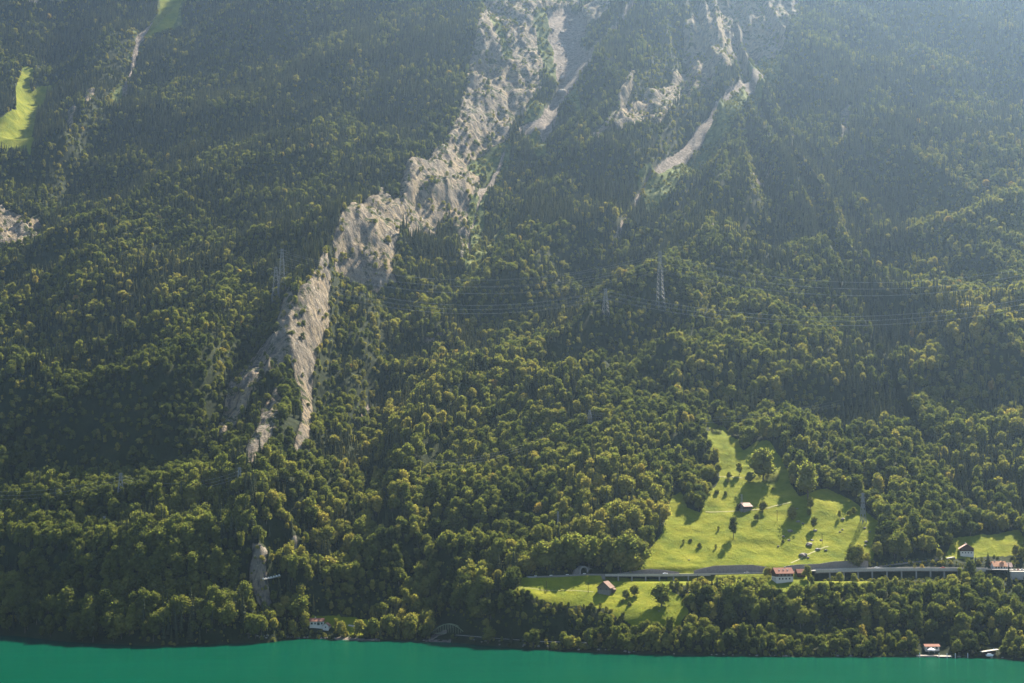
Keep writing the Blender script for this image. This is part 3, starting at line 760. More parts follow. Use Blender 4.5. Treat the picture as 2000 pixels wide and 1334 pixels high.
KEEP_CLEAR = [(1527, 1126, 22), (1563, 1122, 12), (1183, 1150, 20), (1455, 992, 20), (1888, 1078, 20), (1955, 1107, 22), (1990, 1113, 16), (624, 1222, 22), (645, 1226, 10), (1826, 1278, 32), (1942, 1274, 16), (878, 1236, 36),
    (1140, 1112, 14), (1775, 1108, 8), (530, 1126, 6), (1700, 1016, 6)]
RAMP = [P(u, v, Y) for u, v, Y in [(1700, 1108, 1452), (1760, 1100, 1458), (1800, 1096, 1462), (1840, 1092, 1466), (1862, 1088, 1470)]]      # (u, v, radius in px) around buildings, pylons and the like
def scatter():
    sp = 5.0
    nx = int(2 * 1700 / sp); yy = np.arange(1230, 3780, sp)
    xs = (np.arange(nx) - nx / 2) * sp
    X, Y = np.meshgrid(xs, yy)
    X = X + RNG.uniform(-.48, .48, X.shape) * sp; Y = Y + RNG.uniform(-.48, .48, X.shape) * sp
    X = X.ravel(); Y = Y.ravel()
    k = np.abs(X / Y) < .4
    X, Y = X[k], Y[k]
    Z, u, v, rock, scree, grass, mead, dr = height(X, Y)
    dt, _ = seg_dist(X, Y, TRACK)
    n1 = fbm(X / 60, Y / 60, 71, 3); n2 = fbm(X / 140, Y / 140, 73, 2); n3 = fbm(X / 22, Y / 22, 79, 2)
    r = RNG.random(len(X))
    # share of conifers
    pc = np.full(len(X), .35)
    pc = np.where(v < 560, .7, pc); pc = np.where((u < 330) & (v < 330), .85, pc)
    pc = np.where((u < 620) & (v > 560) & (v < 940), .38, pc); pc = np.where(v > 940, .12, pc)
    pc = np.where((u > 1640) & (u < 1800) & (v > 560) & (v < 860), .8, pc)
    pc = np.where((u > 1780) & (v > 330) & (v < 760), .2, pc)
    pc = np.where((u > 1850) & (v > 850) & (v < 1040), .55, pc)
    pc = np.where((u > 980) & (u < 1640) & (v > 640) & (v < 900), .18, pc)
    pc = np.clip(pc + n1 * .7 + n2 * .35, .02, .97)
    e = 4.0
    slope = np.hypot(height(X + e, Y, False) - height(X - e, Y, False), height(X, Y + e, False) - height(X, Y - e, False)) / (2 * e)
    bare = np.clip((slope - 1.05) / .5, 0, 1)
    kind = np.where(RNG.random(len(X)) < pc, 1, 0)
    ok = (seg_dist(X, Y, RAMP)[0] > 6) & (Z > .9) & (mead == 0) & (scree == 0) & (dr > 9) & (dt > 4.5)
    shrub = np.zeros(len(X), bool)
    # cliffs: scattered shrubs on ledges; alpine grass: scrub
    rk = rock > 0
    rp = r < (.06 + .26 * (n3 > .3)); ok &= ~rk | rp; shrub |= rk
    ga = grass > 0
    ok &= ~ga | (r < .32); shrub |= ga
    # broadleaves need more room than spruces
    big = (v > 820) & (u > 560)
    ok &= (kind == 1) | rk | ga | (r < np.where((Z < 9) & (u > 540), .9, np.where(big, .5, .7)))
    cull = RNG.random(len(X)) < bare * np.where((v > 1110) | ((v > 940) & (u > 430)), .1, np.where((u < 460) & (v > 690) & (v < 950), .8, .55))
    ok &= ~(cull & (RNG.random(len(X)) < .3)); shrub |= cull
    ok &= (kind == 0) | rk | ga | (r < .9)
    vt0 = proj(X, Y, Z + 24)[1]
    for cu, cv, cr in KEEP_CLEAR:
        ok &= ~((np.abs(u - cu) < cr) & (v > cv - cr * .7) & (vt0 < cv) & (v < cv + 58))
    X, Y, Z, u, v, kind, shrub, dr, n2, n3, n1, bare = [a[ok] for a in (X, Y, Z, u, v, kind, shrub, dr, n2, n3, n1, bare)]
    low = (u > 560) & (Z < 5) & (RNG.random(len(X)) < .4)
    shrub = shrub | low
    kind = np.where(shrub, 2, kind)
    m = len(X)
    sc = (.5 + .95 * RNG.beta(2.2, 2.6, m)) * (1 + .3 * n2) * (1 - .3 * bare * (v < 1110))
    sc = np.where((v > 820) & (u > 560) & (kind == 0), sc * 1.1, sc)
    sc *= np.interp(v, [0, 500, 750, 950, 1080], [.56, .6, .66, .76, .9])
    sc = np.where(kind == 1, sc * np.interp(v, [300, 900], [1.22, 1.02]), sc)
    sc = np.where((u > 1000) & (u < 1345) & (v > 1150) & (v < 1238), sc * .4, sc)
    sc = np.where((u > 478) & (u < 545) & (v > 1060) & (v < 1245), sc * .5, sc); sc = np.where((u > 552) & (u < 600) & (v > 990) & (v < 1115), sc * .6, sc)
    sc = np.where((u > 1400) & (u < 1570) & (v > 780) & (v < 880), sc * 1.3, sc)
    steep_small = (u > 590) & (u < 760) & (v > 560) & (v < 1000)
    sc = np.where(steep_small, sc * .72, sc)
    sc = np.where((Z < 14) & (u > 540), sc * np.where(dt_near(X, Y), .7, .8), sc)
    sc = np.where((u > 590) & (u < 790) & (v > 1150) & (v < 1218), sc * .6, sc)
    sc = np.where(kind == 2, RNG.uniform(.7, 1.6, m) * np.where(bare > .2, 1.25, 1), sc)
    # keep the carriageway in view where the photograph shows it
    Hh = np.where(kind == 0, 18, np.where(kind == 1, 22, 4.5)) * sc
    ut, vt = proj(X, Y, Z + Hh)
    vr = np.interp(u, [p[0] for p in ROAD_PIX], [p[1] for p in ROAD_PIX]) + np.where((u > 1590) & (u < 1860), 26, 9) + 5 * n3
    ryy = np.interp(X, [p[0] for p in ROAD], [p[1] for p in ROAD])
    front = (u > 1035) & (Y < ryy) & (v < 1215) & (vt < vr) & ~((u > 1860) & (u < 1925) & (n3 > 0))
    allowed = np.maximum((v - vr) / np.maximum(v - vt, 1e-3), 0)
    sc = np.where(front, sc * allowed, sc)
    turn = front & (Hh * allowed < 6); kind = np.where(turn, 2, kind)
    sc = np.where(turn, np.clip(Hh * allowed / 4.5, .25, 1.3), sc)
    gap = (u > 1700) & (u < 1868) & (Y > ryy) & (Y < np.interp(X, [q[0] for q in RAMP], [q[1] for q in RAMP]) + 2)
    kind = np.where(gap, 2, kind); sc = np.where(gap, .5, sc)
    gap2 = (u > 1840) & (v > 1082) & (v < 1114) & (Y > ryy) & (Y < 1500)
    kind = np.where(gap2, 2, kind); sc = np.where(gap2, .7, sc)
    drop = front & (Hh * allowed < 1.0)
    # canopy clipped so that it does not hide the meadow edges too far
    t = np.clip(.36 + .28 * n1 + .2 * n2 + RNG.normal(0, .17, m), 0, 1)
    t = np.where((RNG.random(m) < .01) & (kind == 0), RNG.uniform(.75, 1, m), np.minimum(t, .74))
    t = np.where(kind == 2, np.clip(t + .12, 0, .8), t)
    t = np.where((u > 1750) & (v < 800) & (kind == 0), np.clip(t + .1, 0, 1), t)
    k = ~drop
    t = np.where((u < 520) & (v > 680) & (kind < 2), t * .55, t)  # lower-left trees tinted darker: shade of that corner painted into the foliage colour
    out = [a[k] for a in (X, Y, Z, u, v, kind, sc, t)]
    # undergrowth on the lower banks
    sp2 = 4.2
    X2, Y2 = np.meshgrid(np.arange(-330, 560, sp2), np.arange(1225, 1560, sp2))
    X2 = (X2 + RNG.uniform(-.5, .5, X2.shape) * sp2).ravel(); Y2 = (Y2 + RNG.uniform(-.5, .5, Y2.shape) * sp2).ravel()
    Z2_, u2, v2, r2, s2, g2, m2, d2 = height(X2, Y2); dt2, _ = seg_dist(X2, Y2, TRACK)
    k2 = (Z2_ > .5) & (m2 == 0) & (s2 == 0) & (d2 > 10.5) & (dt2 > 3.5) & (v2 > 1095) & (RNG.random(len(X2)) < .72)
    for cu, cv, cr in KEEP_CLEAR: k2 &= ~((np.abs(u2 - cu) < cr) & (v2 > cv - cr * .7) & (v2 < cv + 16))
    n_ = int(k2.sum()); bank = (u2[k2] > 990) & (u2[k2] < 1325) & (v2[k2] > 1150)
    sc2 = RNG.uniform(.35, .95, n_) * np.where(bank, 1.3, 1); sc2 = np.where(Z2_[k2] < 4, sc2 * 1.1, sc2)
    ext = (X2[k2], Y2[k2], Z2_[k2], u2[k2], v2[k2], np.full(n_, 2), sc2, np.clip(RNG.normal(.4, .2, n_), 0, .8))
    return [np.concatenate([a, b]) for a, b in zip(out, ext)]
def dt_near(x, y):
    d, _ = seg_dist(x, y, [(p[0], p[1], 0) for p in LINES[0]])
    return d < 26
#@@REST
def tagp(o, label=None, cat=None, group=None, kind=None):
    if label: o['label'] = label
    if cat: o['category'] = cat
    if group: o['group'] = group
    if kind: o['kind'] = kind
    return o

def scatter_group(name, kinds, idx, pos, rot, scl, tint, label, cat):
    """one object that carries the uncountable rest of a wood"""
    me = bpy.data.meshes.new(name)
    me.vertices.add(len(pos)); me.vertices.foreach_set('co', np.asarray(pos, np.float32).ravel())
    def A(nm, typ, arr):
        a = me.attributes.new(nm, typ, 'POINT'); a.data.foreach_set('vector' if typ == 'FLOAT_VECTOR' else 'value', np.asarray(arr).ravel())
    A('idx', 'INT', idx.astype(np.int32)); A('rotv', 'FLOAT_VECTOR', rot.astype(np.float32)); A('sclv', 'FLOAT_VECTOR', scl.astype(np.float32)); A('tint', 'FLOAT', tint.astype(np.float32))
    o = bpy.data.objects.new(name, me); COL.objects.link(o)
    ng = bpy.data.node_groups.new(name, 'GeometryNodeTree')
    ng.interface.new_socket('Geometry', in_out='INPUT', socket_type='NodeSocketGeometry')
    ng.interface.new_socket('Geometry', in_out='OUTPUT', socket_type='NodeSocketGeometry')
    gi = ng.nodes.new('NodeGroupInput'); go = ng.nodes.new('NodeGroupOutput')
    iop = ng.nodes.new('GeometryNodeInstanceOnPoints'); ci = ng.nodes.new('GeometryNodeCollectionInfo')
    ci.inputs['Collection'].default_value = kinds; ci.inputs['Separate Children'].default_value = True; ci.inputs['Reset Children'].default_value = True
    def na(nm, typ):
        x = ng.nodes.new('GeometryNodeInputNamedAttribute'); x.data_type = typ; x.inputs['Name'].default_value = nm
        return next(s for s in x.outputs if s.enabled and s.name == 'Attribute')
    l = ng.links.new
    l(gi.outputs[0], iop.inputs['Points']); l(ci.outputs[0], iop.inputs['Instance'])
    iop.inputs['Pick Instance'].default_value = True
    l(na('idx', 'INT'), iop.inputs['Instance Index']); l(na('rotv', 'FLOAT_VECTOR'), iop.inputs['Rotation']); l(na('sclv', 'FLOAT_VECTOR'), iop.inputs['Scale'])
    l(iop.outputs[0], go.inputs[0])
    md = o.modifiers.new('trees', 'NODES'); md.node_group = ng
    tagp(o, label, cat, None, 'stuff')
    return o

FX, FY, FZ, FU, FV, FK, FS, FT = scatter()
print('trees', len(FX), [int((FK == k).sum()) for k in (0, 1, 2)], time.time() - T0)
NKIND = {0: len(B_SET), 1: len(C_SET), 2: len(S_SET)}
BASEH = {0: 18., 1: 22., 2: 4.}
rotz = RNG.uniform(0, 2 * math.pi, len(FX)); tilt = RNG.normal(0, .04, (2, len(FX)))
rots = np.stack([tilt[0], tilt[1], rotz], -1)
sxy = FS * RNG.uniform(.82, 1.2, len(FX)) * np.where(FK == 1, .84, 1); scl = np.stack([sxy, sxy * RNG.uniform(.92, 1.08, len(FX)), FS * RNG.uniform(.9, 1.15, len(FX))], -1)
kidx = np.array([RNG.integers(0, NKIND[k]) for k in FK])
vis = seen(FX, FY, FZ + np.array([BASEH[k] for k in FK]) * FS * .8)
appar = np.array([BASEH[k] for k in FK]) * FS / FY * np.where(vis & (FU > -5) & (FU < 2005), 1, 0)
single = np.zeros(len(FX), bool)
for k in (0, 1, 2):
    c = np.where(FK == k)[0]
    single[c[np.argsort(-appar[c])[:{0: 262, 1: 275, 2: 120}[k]]]] = True
def add_tree(kind, i, loc, rot, sc, tint, name, label, cat, group, parts=True):
    crown, trunk, _ = ({0: B_SET, 1: C_SET, 2: S_SET}[kind])[i]
    if parts:
        e = bpy.data.objects.new(name, None); e.empty_display_size = 2; COL.objects.link(e)
        c = bpy.data.objects.new('crown', crown); COL.objects.link(c); c.parent = e; c['tint'] = float(tint)
        t = bpy.data.objects.new('trunk', trunk); COL.objects.link(t); t.parent = e
    else:
        e = bpy.data.objects.new(name, crown); COL.objects.link(e); e['tint'] = float(tint)
    e.location = loc; e.rotation_euler = rot; e.scale = sc
    return tagp(e, label, cat, group)
LANDMARKS = [(550, 530, 'the tall twin pylons'), (1290, 550, 'the tallest pylon'), (1183, 595, 'the shorter spur pylon'), (1152, 820, 'the small central pylon'), (235, 940, 'the far left ledge pylon'), (467, 935, 'the slim pylon by the crag'),
 (203, 1020, 'the small far left pylon'), (348, 1028, 'the small white pylon'), (1090, 1010, 'the thin mast above the tunnel'), (1686, 995, 'the meadow corner pylon'), (1528, 1125, 'the large farmhouse'), (1183, 1150, 'the lower barn'), (1455, 990, 'the hay barn'),
 (1888, 1075, 'the dark chalet'), (1950, 1106, 'the orange roofed house'), (622, 1220, 'the lakeside house'), (1827, 1275, 'the white canopy'), (1942, 1270, 'the boat shelter'), (878, 1230, 'the arched bridge'), (1141, 1112, 'the tunnel mouth'),
 (1491, 910, 'the big round oak'), (1578, 945, 'the widest dark oak'), (600, 700, 'the bright crag'), (570, 1090, 'the rock foot of the headland'), (525, 1128, 'the parapet road'), (510, 1180, 'the rock nose'), (700, 1243, 'the pale beach'), (710, 820, 'the white stream'),
 (1720, 1130, 'the middle of the gallery'), (1850, 1130, 'the right end of the gallery'), (1310, 1215, 'the lower tip of the lower meadow'), (1020, 1140, 'the left tip of the lower meadow'), (1700, 1060, 'the right rim of the upper meadow'), (1240, 1110, 'the left tip of the upper meadow'), (1400, 880, 'the shaded clearing'),
 (860, 690, 'the pale stream bend'), (1340, 960, 'the left rim of the upper meadow'), (1380, 260, 'the long scree run'), (1110, 110, 'the scree bowl'), (960, 250, 'the summit cliffs'), (50, 210, 'the high left meadow'), (760, 470, 'the grey cliff'), (1480, 1190, 'the wood below the farmhouse'), (60, 1180, 'the far left shore'), (250, 1200, 'the dark headland'), (400, 1150, 'the headland shelf'),
 (1420, 1262, 'the middle of the cycle track'), (1600, 1262, 'the right part of the cycle track'), (1180, 1255, 'the left part of the cycle track'), (640, 1160, 'the hill wood'), (800, 1130, 'the hill crown'), (900, 980, 'the centre wood'), (1060, 930, 'the wood brow'), (700, 980, 'the spur wood'), (1600, 880, 'the lit wood above the oaks'), (1780, 960, 'the wood left of the shade meadow'), (1930, 960, 'the wood behind the chalet'), (1690, 640, 'the steep right gully'), (1900, 560, 'the far right slope'), (1930, 790, 'the far right shaded hollow'), (1800, 850, 'the lower end of the right gully'), (300, 500, 'the middle of the left slope'), (120, 800, 'the far left slope foot')]
COMPASS = ['right of', 'upper right of', 'above', 'upper left of', 'left of', 'lower left of', 'below', 'lower right of']
def place_words(u, v):
    d, lu, lv, nm = min((math.hypot(u - a, (v - b) * 1.2), a, b, c) for a, b, c in LANDMARKS)
    if d < 9: return 'beside ' + nm
    k = int(round(math.atan2(-(v - lv), u - lu) / (math.pi / 4))) % 8
    return ('close ' if d < 26 else '' if d < 55 else 'some way ' if d < 95 else 'far ') + COMPASS[k] + ' ' + nm
def tone(k, t):
    if k == 1: return 'dark' if t < .45 else 'green'
    return 'dark green' if t < .3 else 'green' if t < .5 else 'olive green' if t < .75 else 'yellowing'
used_labels = {}
for i in np.where(single)[0]:
    k = int(FK[i])
    if appar[i] == 0: continue
    w = place_words(FU[i], FV[i])
    nm = ('broadleaf_tree', 'spruce_tree', 'bush')[k]; word = ('broadleaf tree', 'spruce', 'bush')[k]
    slim = sxy[i] / FS[i] / (.84 if k == 1 else 1)
    shp = (('slim ' if slim < .92 else 'wide ' if slim > 1.08 else '') if k < 2 else 'flat ' if slim > 1.05 else '')
    dens = 'tall ' if FS[i] > 1.2 and k < 2 else 'small ' if FS[i] < .85 and k < 2 else ''
    lab = '%s%s%s %s %s' % (dens, shp, tone(k, FT[i]), word, w)
    if len(lab.split()) > 16: lab = '%s%s %s %s' % (dens, tone(k, FT[i]), word, w)
    if len(lab.split()) > 16: lab = '%s %s %s' % (tone(k, FT[i]), word, w)
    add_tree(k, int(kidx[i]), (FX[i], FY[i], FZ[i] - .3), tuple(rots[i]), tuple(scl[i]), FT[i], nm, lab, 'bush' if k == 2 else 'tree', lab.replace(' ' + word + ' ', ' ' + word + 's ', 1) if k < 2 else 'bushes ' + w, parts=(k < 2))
twins = {}
for o in COL.objects:
    if o.parent is None and o.get('category') in ('tree', 'bush'): twins.setdefault(o['label'], []).append(o)
for lab, os_ in twins.items():
    if len(os_) == 2 and len(lab.split()) < 16:
        (u1, v1), (u2, v2) = [proj(*o.location) for o in os_]
        if abs(v1 - v2) > abs(u1 - u2): w1, w2 = ('upper', 'lower') if v1 < v2 else ('lower', 'upper')
        else: w1, w2 = ('left hand', 'right hand') if u1 < u2 else ('right hand', 'left hand')
        if len(lab.split()) > 14: w1, w2 = w1.split()[0], w2.split()[0]
        os_[0]['label'] = w1 + ' ' + lab; os_[1]['label'] = w2 + ' ' + lab
rest = ~single
for k, nm, kc, lab, cat in ((0, 'broadleaf_wood', K_B, 'mixed green and yellowing broadleaf wood covering the mountainside', 'woodland'),
                       (1, 'spruce_wood', K_C, 'dark spruce wood covering the upper mountainside', 'woodland'),
                       (2, 'scrub', K_S, 'scattered low scrub on the cliffs and rock ledges', 'scrub')):
    m = rest & (FK == k)
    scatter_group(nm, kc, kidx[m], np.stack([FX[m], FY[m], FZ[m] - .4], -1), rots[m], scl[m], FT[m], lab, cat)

# haze
def haze():
    m, nt = new_mat('haze'); n = N(nt)
    pv = n.n('ShaderNodeVolumePrincipled')
    pv.inputs['Color'].default_value = (.44, .67, 1.0, 1)
    pv.inputs['Density'].default_value = 4.4e-5
    pv.inputs['Anisotropy'].default_value = .83
    o = n.n('ShaderNodeOutputMaterial'); n.link(pv.outputs[0], o.inputs['Volume'])
    bm = bmesh.new(); bmesh.ops.create_cube(bm, size=1)
    me = bpy.data.meshes.new('haze'); bm.to_mesh(me); bm.free(); me.materials.append(m)
    o = bpy.data.objects.new('haze', me); COL.objects.link(o)
    top = float(TZ.max()) + 60
    o.scale = (6400, 5400, top + 70); o.location = (0, 1850, (top - 70) / 2)
    tagp(o, 'pale blue haze filling the air over the lake and mountain', 'haze', None, 'stuff')
haze()
print('done', time.time() - T0)
#@@OBJECTS
# ------------------------------------------------------------------ small helpers for built things
def flat_mat(name, col, rough=.85, spec=.2, var=.25, scale=1.5, metallic=0.0):
    m, nt = new_mat(name); n = N(nt)
    a = tuple(c * (1 - var) for c in col); b = tuple(min(1, c * (1 + var)) for c in col)
    c = n.ramp(n.noise(n.pos(), scale, 5, .65), [(.3, a), (.7, b)])
    n.out(n.principled(c, rough, spec, None, metallic)); return m
def plank_mat(name, col):
    m, nt = new_mat(name); n = N(nt)
    w = n.n('ShaderNodeTexWave', wave_type='BANDS', bands_direction='Z'); n.link(n.pos(), w.inputs[0]); w.inputs['Scale'].default_value = 1.2; w.inputs['Distortion'].default_value = .6
    c = n.mix(w.outputs['Fac'], tuple(x * .6 for x in col), col)
    c = n.mix(n.mapr(n.noise(n.pos(), .9, 4, .6), .3, .7, 0, .5), c, tuple(x * 1.5 for x in col))
    n.out(n.principled(c, .9, .1)); return m
MT = dict(
 concrete=flat_mat('concrete', (.25, .24, .22)), pale=flat_mat('pale_concrete', (.36, .34, .3)), asphalt=flat_mat('asphalt', (.26, .25, .23), scale=.3),
 white=flat_mat('white_render', (.55, .53, .49), var=.06), wood=plank_mat('dark_timber', (.075, .045, .03)), wood2=plank_mat('grey_timber', (.14, .11, .09)),
 redroof=flat_mat('red_brown_tiles', (.26, .11, .075)), orange=flat_mat('orange_tiles', (.42, .21, .12)), brown=flat_mat('brown_tiles', (.15, .085, .065)),
 pinkroof=flat_mat('faded_tiles', (.42, .28, .24)), glass=flat_mat('window_glass', (.03, .035, .045), .15, .5), stone=flat_mat('wall_stone', (.17, .155, .14), scale=.8),
 steel=flat_mat('galvanised_steel', (.2, .21, .22), .5, .4, .1), greensteel=flat_mat('painted_steel', (.22, .25, .16), .6, .3), rock=flat_mat('boulder_stone', (.2, .18, .16), scale=.7, var=.5),
 cloth=flat_mat('white_cloth', (.82, .82, .84), var=.03), plank=flat_mat('weathered_planks', (.36, .3, .25)), dark=flat_mat('painted_tunnel_shade', (.02, .02, .022)),
 gravel=flat_mat('gravel', (.4, .36, .3), scale=.8), lane=flat_mat('worn_lane', (.26, .25, .09), scale=.5), post=flat_mat('white_paint', (.6, .6, .6), var=.04),
 rubber=flat_mat('tyre_rubber', (.03, .03, .03)), red=flat_mat('red_paint', (.45, .05, .04), .4, .5, .1), carwhite=flat_mat('white_car_paint', (.75, .76, .78), .35, .5, .05), cargrey=flat_mat('grey_car_paint', (.2, .21, .23), .35, .5, .1),
 carblue=flat_mat('blue_car_paint', (.05, .09, .22), .35, .5, .1), wire=flat_mat('aluminium_cable', (.45, .45, .47), .4, .5, .05))

class MB:
    def __init__(s): s.v = []; s.f = []
    def box(s, x0, x1, y0, y1, z0, z1):
        b = len(s.v)
        s.v += [(x0, y0, z0), (x1, y0, z0), (x1, y1, z0), (x0, y1, z0), (x0, y0, z1), (x1, y0, z1), (x1, y1, z1), (x0, y1, z1)]
        s.f += [tuple(b + i for i in f) for f in ((0, 3, 2, 1), (4, 5, 6, 7), (0, 1, 5, 4), (1, 2, 6, 5), (2, 3, 7, 6), (3, 0, 4, 7))]
        return s
    def bar(s, p, q, w, w2=None):
        p = np.array(p, float); q = np.array(q, float); d = q - p; L_ = np.linalg.norm(d)
        if L_ < 1e-6: return s
        d /= L_; up = np.array((0, 0, 1.)) if abs(d[2]) < .95 else np.array((0, 1., 0))
        a = np.cross(d, up); a /= np.linalg.norm(a); c = np.cross(a, d); w2 = w if w2 is None else w2
        b = len(s.v)
        for pt, ww in ((p, w), (q, w2)):
            for i, j in ((-1, -1), (1, -1), (1, 1), (-1, 1)): s.v.append(tuple(pt + a * i * ww / 2 + c * j * ww / 2))
        s.f += [tuple(b + i for i in f) for f in ((0, 3, 2, 1), (4, 5, 6, 7), (0, 1, 5, 4), (1, 2, 6, 5), (2, 3, 7, 6), (3, 0, 4, 7))]
        return s
    def cyl(s, p, r, h, n=8, r2=None):
        V, F = [], []; tube(V, F, p, (p[0], p[1], p[2] + h), r, r if r2 is None else r2, n)
        b = len(s.v); s.v += [tuple(x) for x in V]; s.f += [tuple(b + i for i in f) for f in F]; return s
    def prism(s, pts, y0, y1):          # outline in x-z, extruded along y
        b = len(s.v); n = len(pts)
        s.v += [(x, y0, z) for x, z in pts] + [(x, y1, z) for x, z in pts]
        s.f += [tuple(b + i for i in range(n)), tuple(b + n + i for i in reversed(range(n)))]
        s.f += [(b + i, b + n + i, b + n + (i + 1) % n, b + (i + 1) % n) for i in range(n)]
        return s
    def build(s, name, mat, parent=None):
        me = mesh_pyd(name, s.v, s.f, [mat]); bm = bmesh.new(); bm.from_mesh(me); bmesh.ops.recalc_face_normals(bm, faces=bm.faces); bm.to_mesh(me); bm.free()
        o = bpy.data.objects.new(name, me); COL.objects.link(o)
        if parent is not None: o.parent = parent
        return o
def empty(name, loc, rz=0, label=None, cat=None, group=None):
    e = bpy.data.objects.new(name, None); e.empty_display_size = 2; e.location = loc; e.rotation_euler = (0, 0, rz); COL.objects.link(e)
    return tagp(e, label, cat, group)

_HY = np.arange(1235, 3900, 2.0)
def hit(u, v):
    """where the ground stands under that point of the view"""
    pts = [P(u, v, float(Y)) for Y in _HY]
    x = np.array([p[0] for p in pts]); z = np.array([p[2] for p in pts])
    g = height(x, _HY, False); k = np.where(z < g)[0]
    k = k[0] if len(k) else len(_HY) - 1
    return (float(x[k]), float(_HY[k]), float(g[k]))
def ground(x, y): return float(height(np.array([x]), np.array([y]), False)[0])

def drape(name, pix, width, mat, lift=.18, kind='structure', pts=None):
    P3 = pts or [hit(u, v) for u, v in pix]
    Q = []
    for a, b in zip(P3[:-1], P3[1:]):
        n = max(1, int(math.hypot(b[0] - a[0], b[1] - a[1]) / 4))
        for i in range(n): Q.append((a[0] + (b[0] - a[0]) * i / n, a[1] + (b[1] - a[1]) * i / n))
    Q.append(P3[-1][:2]); Q = np.array(Q)
    T = np.gradient(Q, axis=0); T /= np.linalg.norm(T, axis=1)[:, None] + 1e-9; Nn = np.stack([-T[:, 1], T[:, 0]], -1)
    V = []; F = []
    for k in (-1, -.33, .33, 1):
        q = Q + Nn * k * width / 2; z = height(q[:, 0], q[:, 1], False) + lift
        V.append(np.c_[q, z])
    n = len(Q); V = np.concatenate(V)
    for r in range(3):
        for i in range(n - 1): F.append((r * n + i, r * n + i + 1, (r + 1) * n + i + 1, (r + 1) * n + i))
    o = bpy.data.objects.new(name, mesh_pyd(name, V, F, [mat])); COL.objects.link(o); o['kind'] = kind
    return o

# ------------------------------------------------------------------ motorway
def resample(pl, step):
    out = []
    for a, b in zip(pl[:-1], pl[1:]):
        n = max(1, int(math.hypot(b[0] - a[0], b[1] - a[1]) / step))
        for i in range(n): out.append(tuple(a[j] + (b[j] - a[j]) * i / n for j in range(3)))
    out.append(tuple(pl[-1])); return out
RS = resample(ROAD, 6)
def ribbon(name, pts, prof, mat, parent=None, closed=True):
    """sweep a cross-section (offset across, height) along the road"""
    A = np.array(pts); T = np.gradient(A[:, :2], axis=0); T /= np.linalg.norm(T, axis=1)[:, None]; Nn = np.stack([-T[:, 1], T[:, 0]], -1)
    V = []; F = []; m = len(prof)
    for p, nn in zip(A, Nn):
        for o, h in prof: V.append((p[0] + nn[0] * o, p[1] + nn[1] * o, p[2] + h))
    for i in range(len(A) - 1):
        for k in range(m if closed else m - 1):
            a = i * m + k; b = i * m + (k + 1) % m; F.append((a, b, b + m, a + m))
    if closed: F.append(tuple(range(m))); F.append(tuple((len(A) - 1) * m + k for k in reversed(range(m))))
    o = bpy.data.objects.new(name, mesh_pyd(name, V, F, [mat])); COL.objects.link(o)
    if parent is not None: o.parent = parent
    return o
def road_part(u0, u1, step=6):
    xs = [p for p in RS if u0 <= proj(*p)[0] <= u1]; return xs
motorway = ribbon('motorway', RS, [(-6.2, .12), (6.2, .12), (6.2, -.4), (-6.2, -.4)], MT['asphalt']); motorway['kind'] = 'structure'
ln = ribbon('lane_markings', RS, [(-5.6, .135), (-5.3, .135)], MT['post'], None, False); ln['kind'] = 'structure'
ln = ribbon('lane_markings', RS, [(5.3, .135), (5.6, .135)], MT['post'], None, False); ln['kind'] = 'structure'
ln = ribbon('lane_markings', RS, [(-.15, .135), (.15, .135)], MT['post'], None, False); ln['kind'] = 'structure'
def parapet(u0, u1, off, label, group, h=.9, mat='pale'):
    o = ribbon('parapet', road_part(u0, u1), [(off - .2, .1), (off + .2, .1), (off + .2, h), (off - .2, h)], MT[mat]); tagp(o, label, 'parapet', group)
parapet(1150, 1500, -6.5, 'pale concrete parapet on the road edge between tunnel mouth and red roofed farmhouse', 'motorway parapets')
parapet(1578, 1935, -7.4, 'pale concrete parapet along the top of the pillared gallery', 'motorway parapets')
parapet(1578, 1935, 6.5, 'low concrete kerb wall behind the road above the gallery', 'motorway parapets')
parapet(1500, 1578, -6.5, 'short pale parapet directly behind the red roofed farmhouse', 'motorway parapets')
def viaduct(u0, u1, w, thick, drop, step, label, name):
    pts = road_part(u0, u1); mid = pts[len(pts) // 2]
    root = empty(name, mid, 0, label, 'bridge')
    loc = [(p[0] - mid[0], p[1] - mid[1], p[2] - mid[2]) for p in pts]
    ribbon('deck', loc, [(-w, -.02), (-2, -.42), (-2, -.42 - thick), (-w, -.42 - thick)], MT['pale'], root)
    acc = 0; last = loc[0]
    for p in loc[1:-1]:
        acc += math.hypot(p[0] - last[0], p[1] - last[1]); last = p
        if acc >= step:
            acc = 0
            x, y = p[0], p[1] - w + 1.1; g = ground(x + mid[0], y + mid[1]) - mid[2]
            MB().box(x - .6, x + .6, y - .6, y + .6, min(g, p[2] - drop) - 1.5, p[2] - .42 - thick + .02).build('pier', MT['concrete'], root)
    back = ribbon('back_wall', loc, [(-2.2, -.4), (-1.9, -.4), (-1.9, -drop - 2), (-2.2, -drop - 2)], MT['stone'], root)
    return root
viaduct(1180, 1392, 6.8, .8, 5.5, 11, 'slim concrete viaduct on thin piers above the lower barn', 'viaduct')
viaduct(1584, 1932, 7.8, 1.3, 9, 11, 'long pillared concrete gallery carrying the road right of the red roofed farmhouse', 'gallery')
